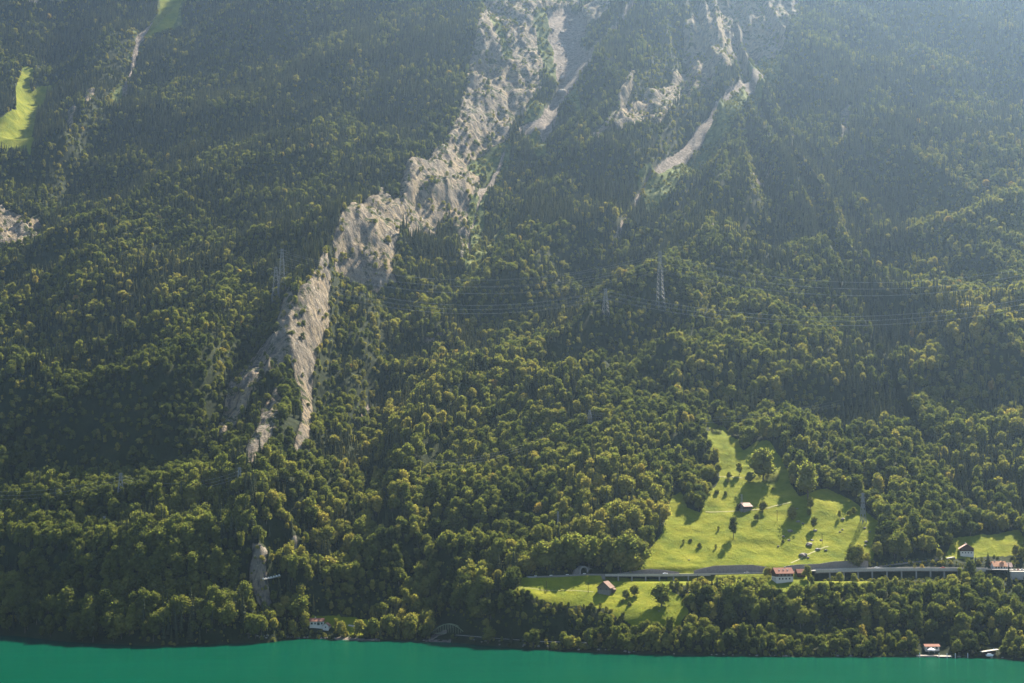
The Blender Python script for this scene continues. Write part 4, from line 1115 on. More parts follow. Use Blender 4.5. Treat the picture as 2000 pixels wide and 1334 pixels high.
def back_wall(prof, off, label):
    """prof: (u, height) along the far edge of the road"""
    us = [p[0] for p in prof]; pts = [p for p in RS if us[0] <= proj(*p)[0] <= us[-1]]
    V = []; F = []
    for p in pts:
        h = np.interp(proj(*p)[0], us, [q[1] for q in prof])
        for o, z in ((off, -.3), (off + .25, max(h, .1)), (off + .95, max(h, .1)), (off + .95, -.3)): V.append((p[0], p[1] + o, p[2] + z))
    n = len(pts)
    for i in range(n - 1):
        for k in range(4): F.append((i * 4 + k, i * 4 + (k + 1) % 4, (i + 1) * 4 + (k + 1) % 4, (i + 1) * 4 + k))
    F += [(0, 1, 2, 3), tuple((n - 1) * 4 + k for k in (3, 2, 1, 0))]
    o = bpy.data.objects.new('retaining_wall', mesh_pyd('retaining_wall', V, F, [MT['stone']])); COL.objects.link(o)
    tagp(o, label, 'wall', 'retaining walls behind the road')
back_wall([(1205, .4), (1235, 2.2), (1270, 4.6), (1305, 3.2), (1340, .6)], 7.6, 'low dark retaining wall with an arched top right of the tunnel mouth')
back_wall([(1345, 1), (1375, 5), (1400, 7), (1470, 7.2), (1500, 5), (1515, 3)], 7.6, 'tall dark retaining wall behind the road left of the red roofed farmhouse')
back_wall([(1532, 4.5), (1560, 5.5), (1600, 5), (1632, 7), (1680, 7.5), (1702, 6.5), (1712, 1)], 8.2, 'dark retaining wall under the meadow edge behind the gallery')
o = ribbon('retaining_wall', road_part(1040, 1185), [(-6.9, .95), (-6.3, .95), (-6.3, -.1), (-7.4, -4.2), (-8.2, -4.2)], MT['stone']); tagp(o, 'low stone wall under the road edge above the lower meadow', 'wall')
for i, p in enumerate(road_part(1042, 1150)[::2]):
    o = MB().box(p[0] - .9, p[0] + 1.6, p[1] - 7.0, p[1] - 6.2, p[2] + .96, p[2] + 1.5).build('kerb_stone', MT['post'])
    tagp(o, ('leftmost', 'second', 'third', 'fourth', 'fifth', 'sixth', 'seventh', 'eighth')[min(i, 7)] + ' white kerb stone on the road wall left of the tunnel mouth', 'kerb stone', 'white kerb stones left of the tunnel')
# tunnel portal
def portal():
    p = P(1141, 1121, 1440); g = ground(p[0], p[1])
    root = empty('tunnel_portal', (p[0], p[1] + 3, g), math.radians(28), 'pale arched concrete tunnel mouth beside the road under dark trees', 'tunnel')
    n = 14; ro, ri, hh = 4.6, 3.3, 2.8; V = []; F = []
    for y in (0, 7):
        for R in (ro, ri):
            V += [(-R, y, -1)] + [(-R * math.cos(math.pi * i / n), y, hh + R * math.sin(math.pi * i / n)) for i in range(n + 1)] + [(R, y, -1)]
    m = n + 3
    for i in range(m - 1):
        F += [(i, i + 1, m + i + 1, m + i), (i, 2 * m + i, 2 * m + i + 1, i + 1), (m + i, m + i + 1, 3 * m + i + 1, 3 * m + i)]
    o = bpy.data.objects.new('arch_ring', mesh_pyd('arch_ring', V, F, [MT['concrete']])); COL.objects.link(o); o.parent = root
    MB().box(-3.9, 3.9, 5.5, 6.5, -1, 6.6).build('tunnel_dark_panel', MT['dark'], root)  # near-black panel, paints the shade inside the tunnel
    MB().prism([(4.4, -1), (14, -1), (14, 2), (10, 4), (4.4, 6.5)], 1.0, 3.0).build('wing_wall', MT['stone'], root)
    MB().prism([(-11, -1), (-4.4, -1), (-4.4, 6.5), (-9, 4)], 1.0, 3.0).build('wing_wall', MT['stone'], root)
portal()
# ramp road rising to the right behind the gallery
rp = [P(u, v, Y) for u, v, Y in [(1700, 1108, 1452), (1760, 1100, 1458), (1800, 1096, 1462), (1840, 1092, 1466), (1862, 1088, 1470)]]
o = ribbon('access_ramp', resample(rp, 6), [(-2.8, .2), (2.8, .2), (2.8, -4), (-2.8, -4)], MT['stone']); tagp(o, 'narrow walled access ramp rising right behind the gallery', 'ramp')
o = ribbon('ramp_road', resample(rp, 6), [(-2.5, .26), (2.5, .26)], MT['asphalt'], None, False); o['kind'] = 'structure'

# ------------------------------------------------------------------ houses
def house(name, u, v, rz, L_, W, hb, hu, rh, mats, label, cat='house', ov=1.0, wins=(), side_wins=(), chimney=None, skylights=0, balcony=False, door=None, group=None, foot=4, loc=None):
    """ridge along local x; the eaves side (-y) and the gable end (+x) are described by wins / side_wins"""
    p = loc or hit(u, v)
    root = empty(name, p, rz, label, cat, group)
    wm, um, rm = mats
    MB().box(-L_ / 2, L_ / 2, -W / 2, W / 2, -foot, hb).build('base_wall', MT[wm], root)
    if hu > 0: MB().box(-L_ / 2 + .03, L_ / 2 - .03, -W / 2 - .12, W / 2 + .12, hb + .003, hb + hu).build('upper_wall', MT[um], root)
    H = hb + hu
    V = []
    for x in (-L_ / 2 + .05, L_ / 2 - .05):
        V += [(x, -W / 2, H), (x, W / 2, H), (x, 0, H + rh - .05)]
    g = bpy.data.objects.new('gable_wall', mesh_pyd('gable_wall', V, [(0, 1, 2), (3, 5, 4), (0, 3, 4, 1)], [MT[um if hu > 0 else wm]])); COL.objects.link(g); g.parent = root
    k = rh / (W / 2); e = W / 2 + ov; t = .3
    r = MB()
    for sgn in (-1, 1):
        y0 = sgn * e; z0 = H - k * ov
        b = len(r.v)
        for x in (-L_ / 2 - ov, L_ / 2 + ov): r.v += [(x, y0, z0), (x, 0, H + rh), (x, 0, H + rh + t), (x, y0, z0 + t)]
        r.f += [tuple(b + i for i in f) for f in ((0, 1, 2, 3), (4, 7, 6, 5), (3, 2, 6, 7), (0, 4, 5, 1), (0, 3, 7, 4))]
    rf = r.build('roof', MT[rm], root)
    for i in range(skylights):
        x = -L_ * .25 + i * L_ * .25 / max(1, skylights - 1) * 2; y = -W * .22; z = H + rh * (1 - .44) + t
        MB().box(x - .45, x + .45, y - .6, y + .6, z - .35, z + .35).build('skylight', MT['post'], rf)
    if chimney is not None: MB().box(chimney - .45, chimney + .45, .4, 1.3, H + rh * .5, H + rh + 1.3).build('chimney', MT['white'], rf)
    for x, z, w, h in wins:
        f = MB().box(x - w / 2 - .12, x + w / 2 + .12, -W / 2 - .2, -W / 2 - .122, z - .12, z + h + .12).build('window', MT['white' if z > hb else 'wood'], root)
        MB().box(x - w / 2, x + w / 2, -W / 2 - .24, -W / 2 - .202, z, z + h).build('pane', MT['glass'], f)
    for y, z, w, h in side_wins:
        for sg in (-1, 1):
            X0 = sg * (L_ / 2 + .003); X1 = sg * (L_ / 2 + .1)
            MB().box(min(X0, X1), max(X0, X1), y - w / 2, y + w / 2, z, z + h).build('window', MT['glass'], root)
    if balcony:
        b = MB().box(-L_ / 2 - .3, L_ / 2 + .3, -W / 2 - 1.3, -W / 2 - .25, hb, hb + .18).box(-L_ / 2 - .3, L_ / 2 + .3, -W / 2 - 1.35, -W / 2 - 1.25, hb + .19, hb + 1.1)
        b.build('balcony', MT['wood'], root)
    if door: MB().box(door[0] - door[1] / 2, door[0] + door[1] / 2, -W / 2 - .19, -W / 2 - .125, 0, door[2]).build('door', MT['wood'], root)
    return root
R = math.radians
house('farmhouse', 1528, 1135, R(14), 16, 11, 3.6, 3.2, 4.2, ('white', 'wood', 'redroof'), 'large farmhouse with red brown roof and three skylights at the road',
      wins=[(-5, 1.2, 1.1, 1.2), (-2, 1.2, 1.1, 1.2), (1.2, 1.2, 1.1, 1.2), (4.6, 1.2, 1.1, 1.2), (-5, 4.4, 1, 1.1), (-1.5, 4.4, 1, 1.1), (2, 4.4, 1, 1.1), (5.5, 4.4, 1, 1.1)], side_wins=[(-2.5, 1.2, 1, 1.2), (2.5, 1.2, 1, 1.2), (0, 4.6, 1, 1.1)], chimney=3, skylights=3, foot=7)
house('shed', 1564, 1126, R(8), 7, 6, 2.6, 0, 2.6, ('wood', 'wood', 'redroof'), 'small red roofed shed just right of the large farmhouse', 'shed', wins=[(-1, .9, 1, 1)], door=(1.6, 1.6, 2.1), foot=4)
house('field_barn', 1183, 1156, R(68), 12, 11, 1.6, 2.2, 4.8, ('stone', 'wood2', 'brown'), 'dark timber barn on a stone base in the lower meadow', 'barn', wins=[(-2, 2.2, 1, 1)], side_wins=[(-2.5, 1.9, 1, 1), (2.5, 1.9, 1, 1)], foot=4)
house('lean_to', 1196, 1157, R(68), 5, 5, 1.8, 0, 1.0, ('wood2', 'wood2', 'brown'), 'low lean-to against the right side of the lower barn', 'shed', ov=.5, foot=3)
house('hay_barn', 1455, 996, R(38), 11, 8, 1.0, 2.6, 3.0, ('stone', 'wood', 'pinkroof'), 'weathered timber hay barn with faded roof on the upper meadow', 'barn', side_wins=[(-1.5, 1.4, .8, .9), (1.6, 1.4, .8, .9)], foot=3)
house('chalet', 1888, 1082, R(78), 12, 12, 2.6, 2.8, 3.8, ('white', 'wood', 'pinkroof'), 'dark timber chalet with white ground floor on the small right meadow', 'house', ov=1.3, side_wins=[(-3.8, .8, 1.2, 1.1), (-1.2, .8, 1.2, 1.1), (1.4, .8, 1.2, 1.1), (4, .8, 1.2, 1.1), (-2, 3.6, 1.1, 1.0), (2, 3.6, 1.1, 1.0)], chimney=1, foot=4)
YR = 1452
p = hit(1950, 1112); 
oh = house('guesthouse', 1950, 1112, R(4), 11, 9, 3.4, 0, 3.6, ('white', 'white', 'orange'), 'white guesthouse with orange tiled roof and dormer at the right edge', 'house', wins=[(-3.8, 1.2, 1.2, 1.3), (-1.3, 1.2, 1.2, 1.3), (1.2, 1.2, 1.2, 1.3), (3.9, 1.2, 1.2, 1.3)], side_wins=[(0, 1.2, 1, 1.3)], chimney=-3, foot=6)
MB().prism([(.5, 4.6), (4.5, 4.6), (4.5, 6), (2.5, 7.6), (.5, 6)], -2.6, .6).build('dormer', MT['orange'], oh)
house('annex', 1967, 1112, R(-4), 6.5, 7, 3.0, 0, 2.8, ('white', 'white', 'pinkroof'), 'smaller white annex with reddish roof joined right of the orange roofed house', 'house', wins=[(-1.4, 1.2, 1.2, 1.2), (1.4, 1.2, 1.2, 1.2)], foot=6)
lhx = house('lake_house', 619, 1224, R(2), 12.5, 7, 3.3, .4, 2.2, ('white', 'wood', 'redroof'), 'white lakeside house with long red brown roof and dark windows', 'house', ov=.7, wins=[(-4.4, .9, 1.6, 1.5), (-1.4, .9, 1.1, 1.5), (1.6, .2, 2.2, 2.3), (4.6, .9, 1.3, 1.5)], side_wins=[(0, 1, 1.2, 1.3)], chimney=-1.5, foot=4)
house('boathouse', 638, 1229, R(80), 7, 5.5, 2.6, 0, 2.4, ('white', 'white', 'redroof'), 'little white gabled outbuilding at the right end of the lakeside house', 'shed', ov=.5, side_wins=[(0, .8, 1.1, 1.2)], foot=3)

# lakeside restaurant with jetty
def at_shore(u, z=0.0, back=0):
    us = np.array([s[0] for s in SHORE]); vs = np.array([s[1] for s in SHORE])
    q = Pz(u, float(np.interp(u, us, vs)), 0.0); return (q[0], q[1] + back, z)
q = at_shore(1827, 0, 12); g = max(ground(q[0], q[1]), 1.6)
house('lake_restaurant', 0, 0, R(2), 11.5, 6, 2.7, 0, 1.4, ('white', 'white', 'redroof'), 'low lakeside restaurant with reddish roof behind the white canopy', 'building', ov=.7, wins=[(-3.4, .8, 1.6, 1.4), (0, .8, 1.6, 1.4), (3.4, .8, 1.6, 1.4)], foot=3, loc=(q[0], q[1], g))
q = at_shore(1823, 0, 6)
e = empty('tent_canopy', (q[0], q[1], max(1.4, ground(q[0], q[1]))), 0, 'bright white pointed canopy on the lakeside terrace', 'canopy')
MBc = MB(); b = MBc
nseg = 8; b.v = [(0, 0, 4.6)] + [(3.4 * math.cos(2 * math.pi * i / nseg), 2.6 * math.sin(2 * math.pi * i / nseg), 2.9) for i in range(nseg)] + [(3.4 * math.cos(2 * math.pi * i / nseg), 2.6 * math.sin(2 * math.pi * i / nseg), 2.3) for i in range(nseg)]
b.f = [(0, 1 + i, 1 + (i + 1) % nseg) for i in range(nseg)] + [(1 + i, 1 + nseg + i, 1 + nseg + (i + 1) % nseg, 1 + (i + 1) % nseg) for i in range(nseg)]
b.build('cloth', MT['cloth'], e)
for x, y in ((-2.3, -1.7), (2.3, -1.7), (2.3, 1.7), (-2.3, 1.7)): MB().cyl((x, y, 0), .09, 2.8, 6).build('pole', MT['post'], e)
def jetty(u0, u1, out, label):
    a = at_shore(u0); c = at_shore(u1); root = empty('jetty', (a[0], min(a[1], c[1]) - out, 0), 0, label, 'jetty')
    Lx = c[0] - a[0]; D = out + 7
    MB().box(0, Lx, 0, D, .75, 1.15).build('deck', MT['pale'], root)
    n = max(2, int(Lx / 5))
    for i in range(n + 1):
        x = .4 + (Lx - .8) * i / n
        MB().box(x - .25, x + .25, .3, .8, -3, .76).build('pile', MT['concrete'], root)
    MB().box(.2, Lx - .2, .12, .2, 2.0, 2.12).box(.2, .3, .12, .2, 1.15, 2.0).box(Lx - .3, Lx - .2, .12, .2, 1.15, 2.0).box(Lx / 2 - .05, Lx / 2 + .05, .12, .2, 1.15, 2.0).build('railing', MT['steel'], root)
jetty(1791, 1812, 1.5, 'short pale jetty at the left end of the lakeside terrace')
jetty(1829, 1857, 4.5, 'wider concrete landing stage in front of the lakeside restaurant')
t = at_shore(1790); t2 = at_shore(1858)
o = MB().box(t[0], t2[0], min(t[1], t2[1]) + .6, t[1] + 14, -2, 1.3).build('terrace', MT['plank']); tagp(o, 'planked restaurant terrace above the lake wall', 'terrace')
for u, lab in ((1794, 'white mooring post left of the terrace'), (1829.5, 'white mooring post at the left corner of the landing stage'), (1845, 'white mooring post at the middle of the landing stage'), (1861, 'white mooring post just right of the landing stage'), (1887.5, 'white mooring post standing alone to the right')):
    q = at_shore(u, -2, -7.2 if u > 1820 and u < 1870 else -4)
    r_ = empty('mooring_post', q, 0, lab, 'post', 'white mooring posts')
    MB().cyl((0, 0, 0), .32, 5.6, 8).build('shaft', MT['post'], r_); MB().cyl((0, 0, 5.6), .38, .35, 8, .1).build('cap', MT['post'], r_)
q = at_shore(1942, 0, 9); g = max(1.5, ground(q[0], q[1]))
root = empty('boat_shelter', (q[0], q[1], g), R(4), 'open boat shelter with slanting flat roof among the shore trees', 'shelter')
V = [(-8, -2.5, 2.6), (6, -2.5, 4.4), (6, 3, 4.6), (-8, 3, 2.8)]; MB().prism([(-8, 2.6), (6, 4.4), (6, 4.7), (-8, 2.9)], -2.5, 3).build('roof', MT['pale'], root)
for x in (-7, -1, 5): MB().cyl((x, -2, -2), .12, 5 + (x + 7) * .12, 6).build('post', MT['wood'], root)
MB().box(-6, 5, 2, 2.3, -2, 3).build('back_wall', MT['wood'], root)
q2 = at_shore(1935, 0, 3)
root = empty('boat', (q2[0], q2[1], max(1.3, ground(q2[0], q2[1])) + .3), 0, 'white covered boat drawn up under the shelter', 'boat')
MB().prism([(-3, 1.2), (-2.4, 0), (2.4, 0), (3.2, 1.3)], -1, 1).build('hull', MT['carwhite'], root); MB().prism([(-2, 1.3), (-1.4, 2.1), (1.2, 2.1), (2, 1.3)], -.8, .8).build('cabin', MT['cloth'], root)

# ------------------------------------------------------------------ arched truss bridge over the stream mouth
def arch_bridge():
    a = P(844, 1235.5, 1420); c = P(911, 1237, 1408); g = 5.2
    dx, dy = c[0] - a[0], c[1] - a[1]; Ls = math.hypot(dx, dy)
    root = empty('arched_bridge', (a[0], a[1], a[2]), math.atan2(dy, dx), 'arched green steel truss footbridge over the stream mouth', 'bridge')
    MB().box(-1, Ls + 1, -1.6, 1.6, -.5, -.1).build('deck', MT['plank'], root)
    n = 14; H = 8.2
    for y in (-1.9, 1.9):
        m = MB(); pts = [(Ls * i / (2 * n), y, H * math.sin(math.pi * i / (2 * n)) ** .85) for i in range(2 * n + 1)]
        for p_, q_ in zip(pts[:-1], pts[1:]): m.bar(p_, q_, .42)
        m.build('arch', MT['greensteel'], root)
        MB().bar((0, y, -.3), (Ls, y, -.3), .45).build('bottom_chord', MT['greensteel'], root)
        for i in range(1, n):
            x = Ls * i / n; z = H * math.sin(math.pi * i / n) ** .85
            MB().bar((x, y, -.3), (x, y, z), .22).build('hanger', MT['greensteel'], root)
    br = MB()
    for i in range(3, n - 2): x = Ls * i / n; z = H * math.sin(math.pi * i / n) ** .85; br.bar((x, -1.9, z), (x, 1.9, z), .2)
    br.build('top_bracing', MT['greensteel'], root)
    for x in (-1.6, Ls + 1.6): MB().box(x - 1.5, x + 1.5, -2.4, 2.4, -7, -.51).build('abutment', MT['stone'], root)
arch_bridge()

# ------------------------------------------------------------------ pylons and cables
def pylon(u, v0, v1, label, arms=3, w=None, tw=.36, base=None, name='power_pylon', group='lattice power pylons', Ymin=None):
    p = base or hit(u, v1)
    p = (p[0], p[1], p[2])
    H = (v1 - v0) / F_PX * p[1] * 1.0
    w = w or H * .13
    root = empty(name, p, R(20), label, 'pylon', group)
    legs = [(-1, -1), (1, -1), (1, 1), (-1, 1)]
    def wz(z): return w * (1 - .82 * min(1, z / H)) / 2 + .25
    for sx, sy in legs: MB().bar((sx * wz(0), sy * wz(0), -1.5), (sx * wz(H), sy * wz(H), H), tw, tw * .7).build('leg', MT['steel'], root)
    m = MB(); n = max(5, int(H / 5)); zs = [H * (1 - (1 - i / n) ** 1.15) for i in range(n + 1)]
    for z0, z1 in zip(zs[:-1], zs[1:]):
        for (ax, ay), (bx, by) in zip(legs, legs[1:] + legs[:1]):
            m.bar((ax * wz(z0), ay * wz(z0), z0), (bx * wz(z1), by * wz(z1), z1), tw * .5)
            m.bar((bx * wz(z0), by * wz(z0), z0), (ax * wz(z1), ay * wz(z1), z1), tw * .5)
    m.build('lattice', MT['steel'], root)
    ends = []
    for k in range(arms):
        z = H * (.96 - .13 * k); a = H * (.09 + .025 * (k == 1))
        MB().bar((-a, 0, z), (a, 0, z), tw * .7).bar((-a, 0, z), (0, 0, z + H * .03), tw * .4).bar((a, 0, z), (0, 0, z + H * .03), tw * .4).build('crossarm', MT['steel'], root)
        for sg in (-1, 1):
            MB().cyl((sg * a, 0, z - 1.8), .14, 1.8, 6).build('insulator', MT['glass'], root)
            ends.append(Matrix.Translation(p) @ Matrix.Rotation(R(20), 4, 'Z') @ Vector((sg * a, 0, z - 1.8)))
    return ends
PY = {}
PY['a'] = pylon(550, 486, 575, 'tall lattice pylon standing behind its neighbour on the wooded crest', w=9)
PY['b'] = pylon(538, 522, 592, 'lattice pylon in front, at the edge of the bright crag', w=9)
PY['c'] = pylon(1290, 490, 604, 'tallest lattice pylon in the middle of the forested slope', w=9)
PY['d'] = pylon(1183, 563, 622, 'shorter lattice pylon left of the tallest one on the wooded spur', w=8)
PY['e'] = pylon(1152, 803, 836, 'small lattice pylon above the dark woods in the centre', w=5)
PY['f'] = pylon(235, 925, 975, 'grey lattice pylon on the dark ledge far left', w=6, tw=.55)
PY['g'] = pylon(467, 914, 962, 'slim lattice pylon at the left foot of the crag', w=4.5, tw=.55)
PY['h'] = pylon(203, 1009, 1042, 'small pylon poking out of the trees on the far left ledge', w=4, arms=2, tw=.5)
PY['i'] = pylon(348, 1014, 1050, 'small white pylon above the trees below the dark cliff', w=4, arms=3, tw=.6)
PY['j'] = pylon(1090, 1000, 1040, 'thin mast behind the round tree crowns above the tunnel', w=1.6, arms=0, tw=.3, name='lattice_mast', group=None)
PY['k'] = pylon(1686, 965, 1022, 'slim lattice pylon at the right corner of the upper meadow', w=4, tw=.45)
PY['l'] = pylon(1449, 966, 1001, 'short lattice mast beside the hay barn', w=1.5, arms=2, tw=.16, name='lattice_mast', group=None)
def cable(a, b, sag, label, r=.05):
    V = []; F = []; n = 40; prev = None
    pts = [np.array(a) * (1 - t) + np.array(b) * t - np.array((0, 0, sag * 4 * t * (1 - t))) for t in np.linspace(0, 1, n)]
    m = MB()
    for p_, q_ in zip(pts[:-1], pts[1:]): m.bar(p_, q_, r * 2)
    o = m.build('power_cable', MT['wire']); tagp(o, label, 'cable', 'power cables')
far_r = P(2120, 500, 1900); far_r2 = P(2120, 560, 1850)
for i in range(6):
    lv = ('top', 'top', 'middle', 'middle', 'lowest', 'lowest')[i]; sd = ('left', 'right')[i % 2]
    cable(PY['a'][i], PY['c'][i], 34, '%s %s hand cable between the crag pylon and the tallest pylon' % (lv, sd))
    cable(PY['b'][i], PY['d'][i], 30, '%s %s hand cable between the front crag pylon and the shorter spur pylon' % (lv, sd))
    cable(PY['c'][i], tuple(np.array(far_r) + (0, 0, -7 * (i // 2))), 34, '%s %s hand cable running right from the tallest pylon' % (lv, sd))
    cable(PY['d'][i], tuple(np.array(far_r2) + (0, 0, -6 * (i // 2))), 34, '%s %s hand cable running right from the shorter spur pylon' % (lv, sd))
for i in (1, 3, 5):
    lv = {1: 'top', 3: 'middle', 5: 'lowest'}[i]
    cable(PY['f'][i], PY['g'][i], 10, '%s cable between the two pylons below the crag' % lv, .045)
    cable(PY['f'][i], tuple(np.array(P(-120, 950, 1600)) + (0, 0, -4 * (i // 2))), 10, '%s cable leaving the far left pylon to the left' % lv, .045)
    cable(PY['e'][i], tuple(np.array(P(1640, 782, 1740)) + (0, 0, -3 * (i // 2))), 12, '%s cable running right from the small central pylon' % lv, .045)
    cable(PY['e'][i], tuple(np.array(P(850, 900, 1600)) + (0, 0, -3 * (i // 2))), 12, '%s cable running left from the small central pylon' % lv, .045)

for u, v0, v1, lab in ((1518, 998, 1019, 'wooden pole standing mid-slope on the upper meadow'), (1606, 1043, 1063, 'wooden pole by the boulders on the upper meadow'), (1680, 1076, 1101, 'wooden pole at the lower right corner of the upper meadow'),
                       (1067, 1137, 1157, 'wooden pole at the left of the lower meadow'), (1149, 1141, 1160, 'wooden pole left of the lower barn'), (1845, 1078, 1093, 'wooden pole at the left edge of the small right meadow')):
    p = hit(u, v1); H = (v1 - v0) / F_PX * p[1]
    root = empty('utility_pole', p, 0, lab, 'pole', 'wooden poles'); MB().cyl((0, 0, -1), .2, H + 1, 7, .13).build('shaft', MT['wood'], root); MB().box(-.7, .7, -.08, .08, H - .8, H - .6).build('crossarm', MT['wood'], root)

# ------------------------------------------------------------------ lanes and paths
drape('cycle_track', None, 3.6, MT['gravel'], .1, pts=TRACK)
drape('farm_path', [(1378, 1001), (1420, 1000), (1455, 999), (1500, 994), (1530, 986), (1546, 981)], 1.5, MT['lane'])
drape('farm_path', [(1545, 1100), (1570, 1089), (1595, 1077), (1618, 1069)], 1.5, MT['lane'])
drape('farm_path', [(1005, 1152), (1060, 1154), (1110, 1154), (1160, 1158)], .9, MT['lane'])
drape('farm_path', [(680, 1223), (730, 1224), (770, 1227), (815, 1228)], 2.6, MT['gravel'])
drape('farm_path', [(1404, 932), (1425, 933), (1450, 935)], 1.5, MT['lane'])
# car park by the guesthouse
cp = [P(1972, 1116, 1430), P(2090, 1117, 1428)]
o = ribbon('car_park', resample(cp, 6), [(-6, .3), (9, .3), (9, -7), (-6, -7)], MT['pale']); o['kind'] = 'structure'
# footbridge on the rock nose
pts = [P(515, 1131, 1440), P(530, 1128, 1447), (P(546, 1124, 1455))]
root = empty('rock_gallery_path', pts[0], 0, 'short pale parapet road with posts beside the rock nose', 'road'); L0 = [tuple(np.array(p) - np.array(pts[0])) for p in pts]
ribbon('deck', resample(L0, 4), [(-2, 0), (2, 0), (2, -.5), (-2, -.5)], MT['pale'], root)
for p in resample(L0, 2.6): MB().box(p[0] - .7, p[0] + .7, p[1] - 2.2, p[1] - 1.9, p[2] + .02, p[2] + 1.1).build('parapet_stone', MT['post'], root)

# ------------------------------------------------------------------ boulders
def boulder(u, v, w, label, dark=False, flat=.6, group='boulders on the upper meadow', seed=0, squash=1.0):
    rng = np.random.default_rng(int(u * 7 + v)); iv, iF = ico(); p = hit(u, v)
    off = rng.uniform(-50, 50, 3)
    Vn = []
    for q in iv:
        k = 1 + .32 * float(vnoise(np.array([q[0] * 1.7 + off[0]]), np.array([q[1] * 1.7 + off[1]]), np.array([q[2] * 1.7 + off[2]]), 5)[0])
        k = round(k * 7) / 7
        Vn.append((q[0] * w / 2 * k, q[1] * w / 2 * k * squash, q[2] * w / 2 * k * flat))
    o = bpy.data.objects.new('boulder', mesh_pyd('boulder', Vn, iF, [MT['rock']])); COL.objects.link(o); o.location = (p[0], p[1], p[2] + w * .1 * flat)
    o.rotation_euler = (0, 0, rng.uniform(0, 3)); tagp(o, label, 'boulder', group)
for u, v, w, lab in ((1543, 1040, 7, 'flat boulder ledge left of the meadow centre'), (1530, 1050, 4, 'small pale boulder below the flat ledge, left of centre'), (1541, 1056, 3.5, 'small boulder beside a dark bush mid-meadow'), (1559, 1021, 5, 'boulder right of the rounded tree, upper meadow'),
    (1568, 1024, 4, 'pale boulder between two round trees'), (1592, 1038, 5, 'pale boulder at the foot of the lone round tree'), (1586, 1056, 4, 'grey boulder just below the lone tree shadow'), (1580, 1065, 9, 'largest boulder pile on the upper meadow'), (1604, 1056, 3.5, 'dark boulder beside the wooden pole'),
    (1569, 1086, 9, 'broad dark boulder by the farm lane'), (1578, 1090, 3.5, 'small boulder right of the broad one at the lane'), (1597, 1074, 6, 'boulder beside the top of the farm lane'), (1613, 1075, 4, 'boulder above the end of the farm lane'), (1645, 1036, 3.2, 'pale boulder on the right part of the meadow'),
    (1640, 1040, 2.6, 'tiny pale boulder on the right part of the meadow'), (1689, 1033, 3.6, 'pale boulder near the right corner pylon'), (1699, 1040, 3, 'dark boulder at the right rim of the meadow'), (1692, 1060, 4.5, 'dark boulder low at the right rim'), (1690, 1066, 3, 'small boulder under the dark one at the right rim'), (1667, 1081, 8, 'long low rock ledge above the retaining wall'),
    (1520, 1069, 2.8, 'lone pale boulder in the lower middle of the meadow'), (1646, 1015, 5, 'grey boulder beside the small tree at upper right'), (1557, 996, 3.2, 'boulder by the path end near the big shade'), (1346, 1095, 2.2, 'tiny pale boulder in the lower left of the meadow'), (1372, 985, 2.6, 'small rock near the left wood edge'), (1287, 1196, 2, 'pale boulder on the lower meadow slope')):
    boulder(u, v, w * .8, lab, group=None)
for u, v, w, lab in ((1101, 158, 20, 'dark square rock outcrop in the scree bowl'), (1118, 176, 15, 'dark block lowest in the scree bowl beside the pale slab'), (1097, 186, 22, 'rock hump under the scree bowl'), (1078, 60, 11, 'pale boulder at the top left of the scree'), (1112, 45, 15, 'rounded rock knob at the head of the scree'), (1098, 66, 9, 'white boulder in the upper scree')):
    boulder(u, v, w, lab, group=None, flat=.8)
random.seed(3)
for i in range(34):
    u = random.uniform(1072, 1150); v = 50 + random.random() * 160
    if not inpoly(np.array([u]), np.array([v]), SCREE_POLY[0])[0]: continue
    boulder(u, v, random.uniform(2, 5), 'small loose boulder lying in the scree bowl below the top cliffs', group='loose boulders in the scree bowl')
for i in range(26):
    u = random.choice([random.uniform(660, 740), random.uniform(826, 872)]); q = at_shore(u, 0, random.uniform(.5, 3))
    boulder(u, proj(q[0], q[1], .6)[1], random.uniform(.8, 2.2), 'pale stone on the narrow beach by the stream mouth', group='stones on the beach')

for i in range(70):
    u = random.uniform(890, 1995) if i % 3 else random.uniform(480, 660); q = at_shore(u, 0, random.uniform(-.4, 1.6))
    boulder(u, proj(q[0], q[1], .3)[1], random.uniform(1.0, 2.8), 'pale rock at the water line along the wooded shore', group='rocks along the water line')
# ------------------------------------------------------------------ single trees that stand apart
def lone(u, v, hpx, kind, i, tint, name, label, cat='tree', wf=1.0, group=None):
    p = hit(u, v); H = hpx / F_PX * p[1]; bh = {0: B_SET, 1: C_SET, 2: S_SET}[kind][i][2]; s = H / bh
    add_tree(kind, i, (p[0], p[1], p[2] - .2), (0, 0, (u * 1.7) % 6.28), (s * wf, s * wf, s), tint, name, label, cat, group)
lone(1433, 1053, 44, 0, 5, .15, 'meadow_tree', 'dark oval tree with long shadow in the left part of the upper meadow', wf=.95)
lone(1440, 998, 17, 1, 4, .3, 'meadow_tree', 'small dark conifer against the left side of the hay barn')
lone(1490, 1000, 23, 0, 1, .5, 'meadow_tree', 'spreading fruit tree right of the hay barn')
lone(1478, 1018, 14, 0, 6, .3, 'meadow_tree', 'low dark tree below the hay barn', wf=1.1)
lone(1547, 1016, 27, 0, 3, .55, 'meadow_tree', 'pale round tree above the flat boulders')
lone(1583, 996, 24, 0, 0, .45, 'meadow_tree', 'leafy tree at the edge of the big shade')
lone(1581, 1008, 14, 0, 6, .3, 'meadow_tree', 'short tree below the leafy one at the shade edge')
lone(1590, 1036, 27, 0, 2, .35, 'meadow_tree', 'upright round tree standing on a pale boulder')
lone(1640, 1014, 17, 0, 5, .35, 'meadow_tree', 'small upright tree in the right part of the meadow')
lone(1659, 1009, 12, 0, 6, .35, 'meadow_tree', 'low round tree near the right wood edge')
lone(1668, 1004, 14, 0, 3, .4, 'meadow_tree', 'small tree touching the right wood edge')
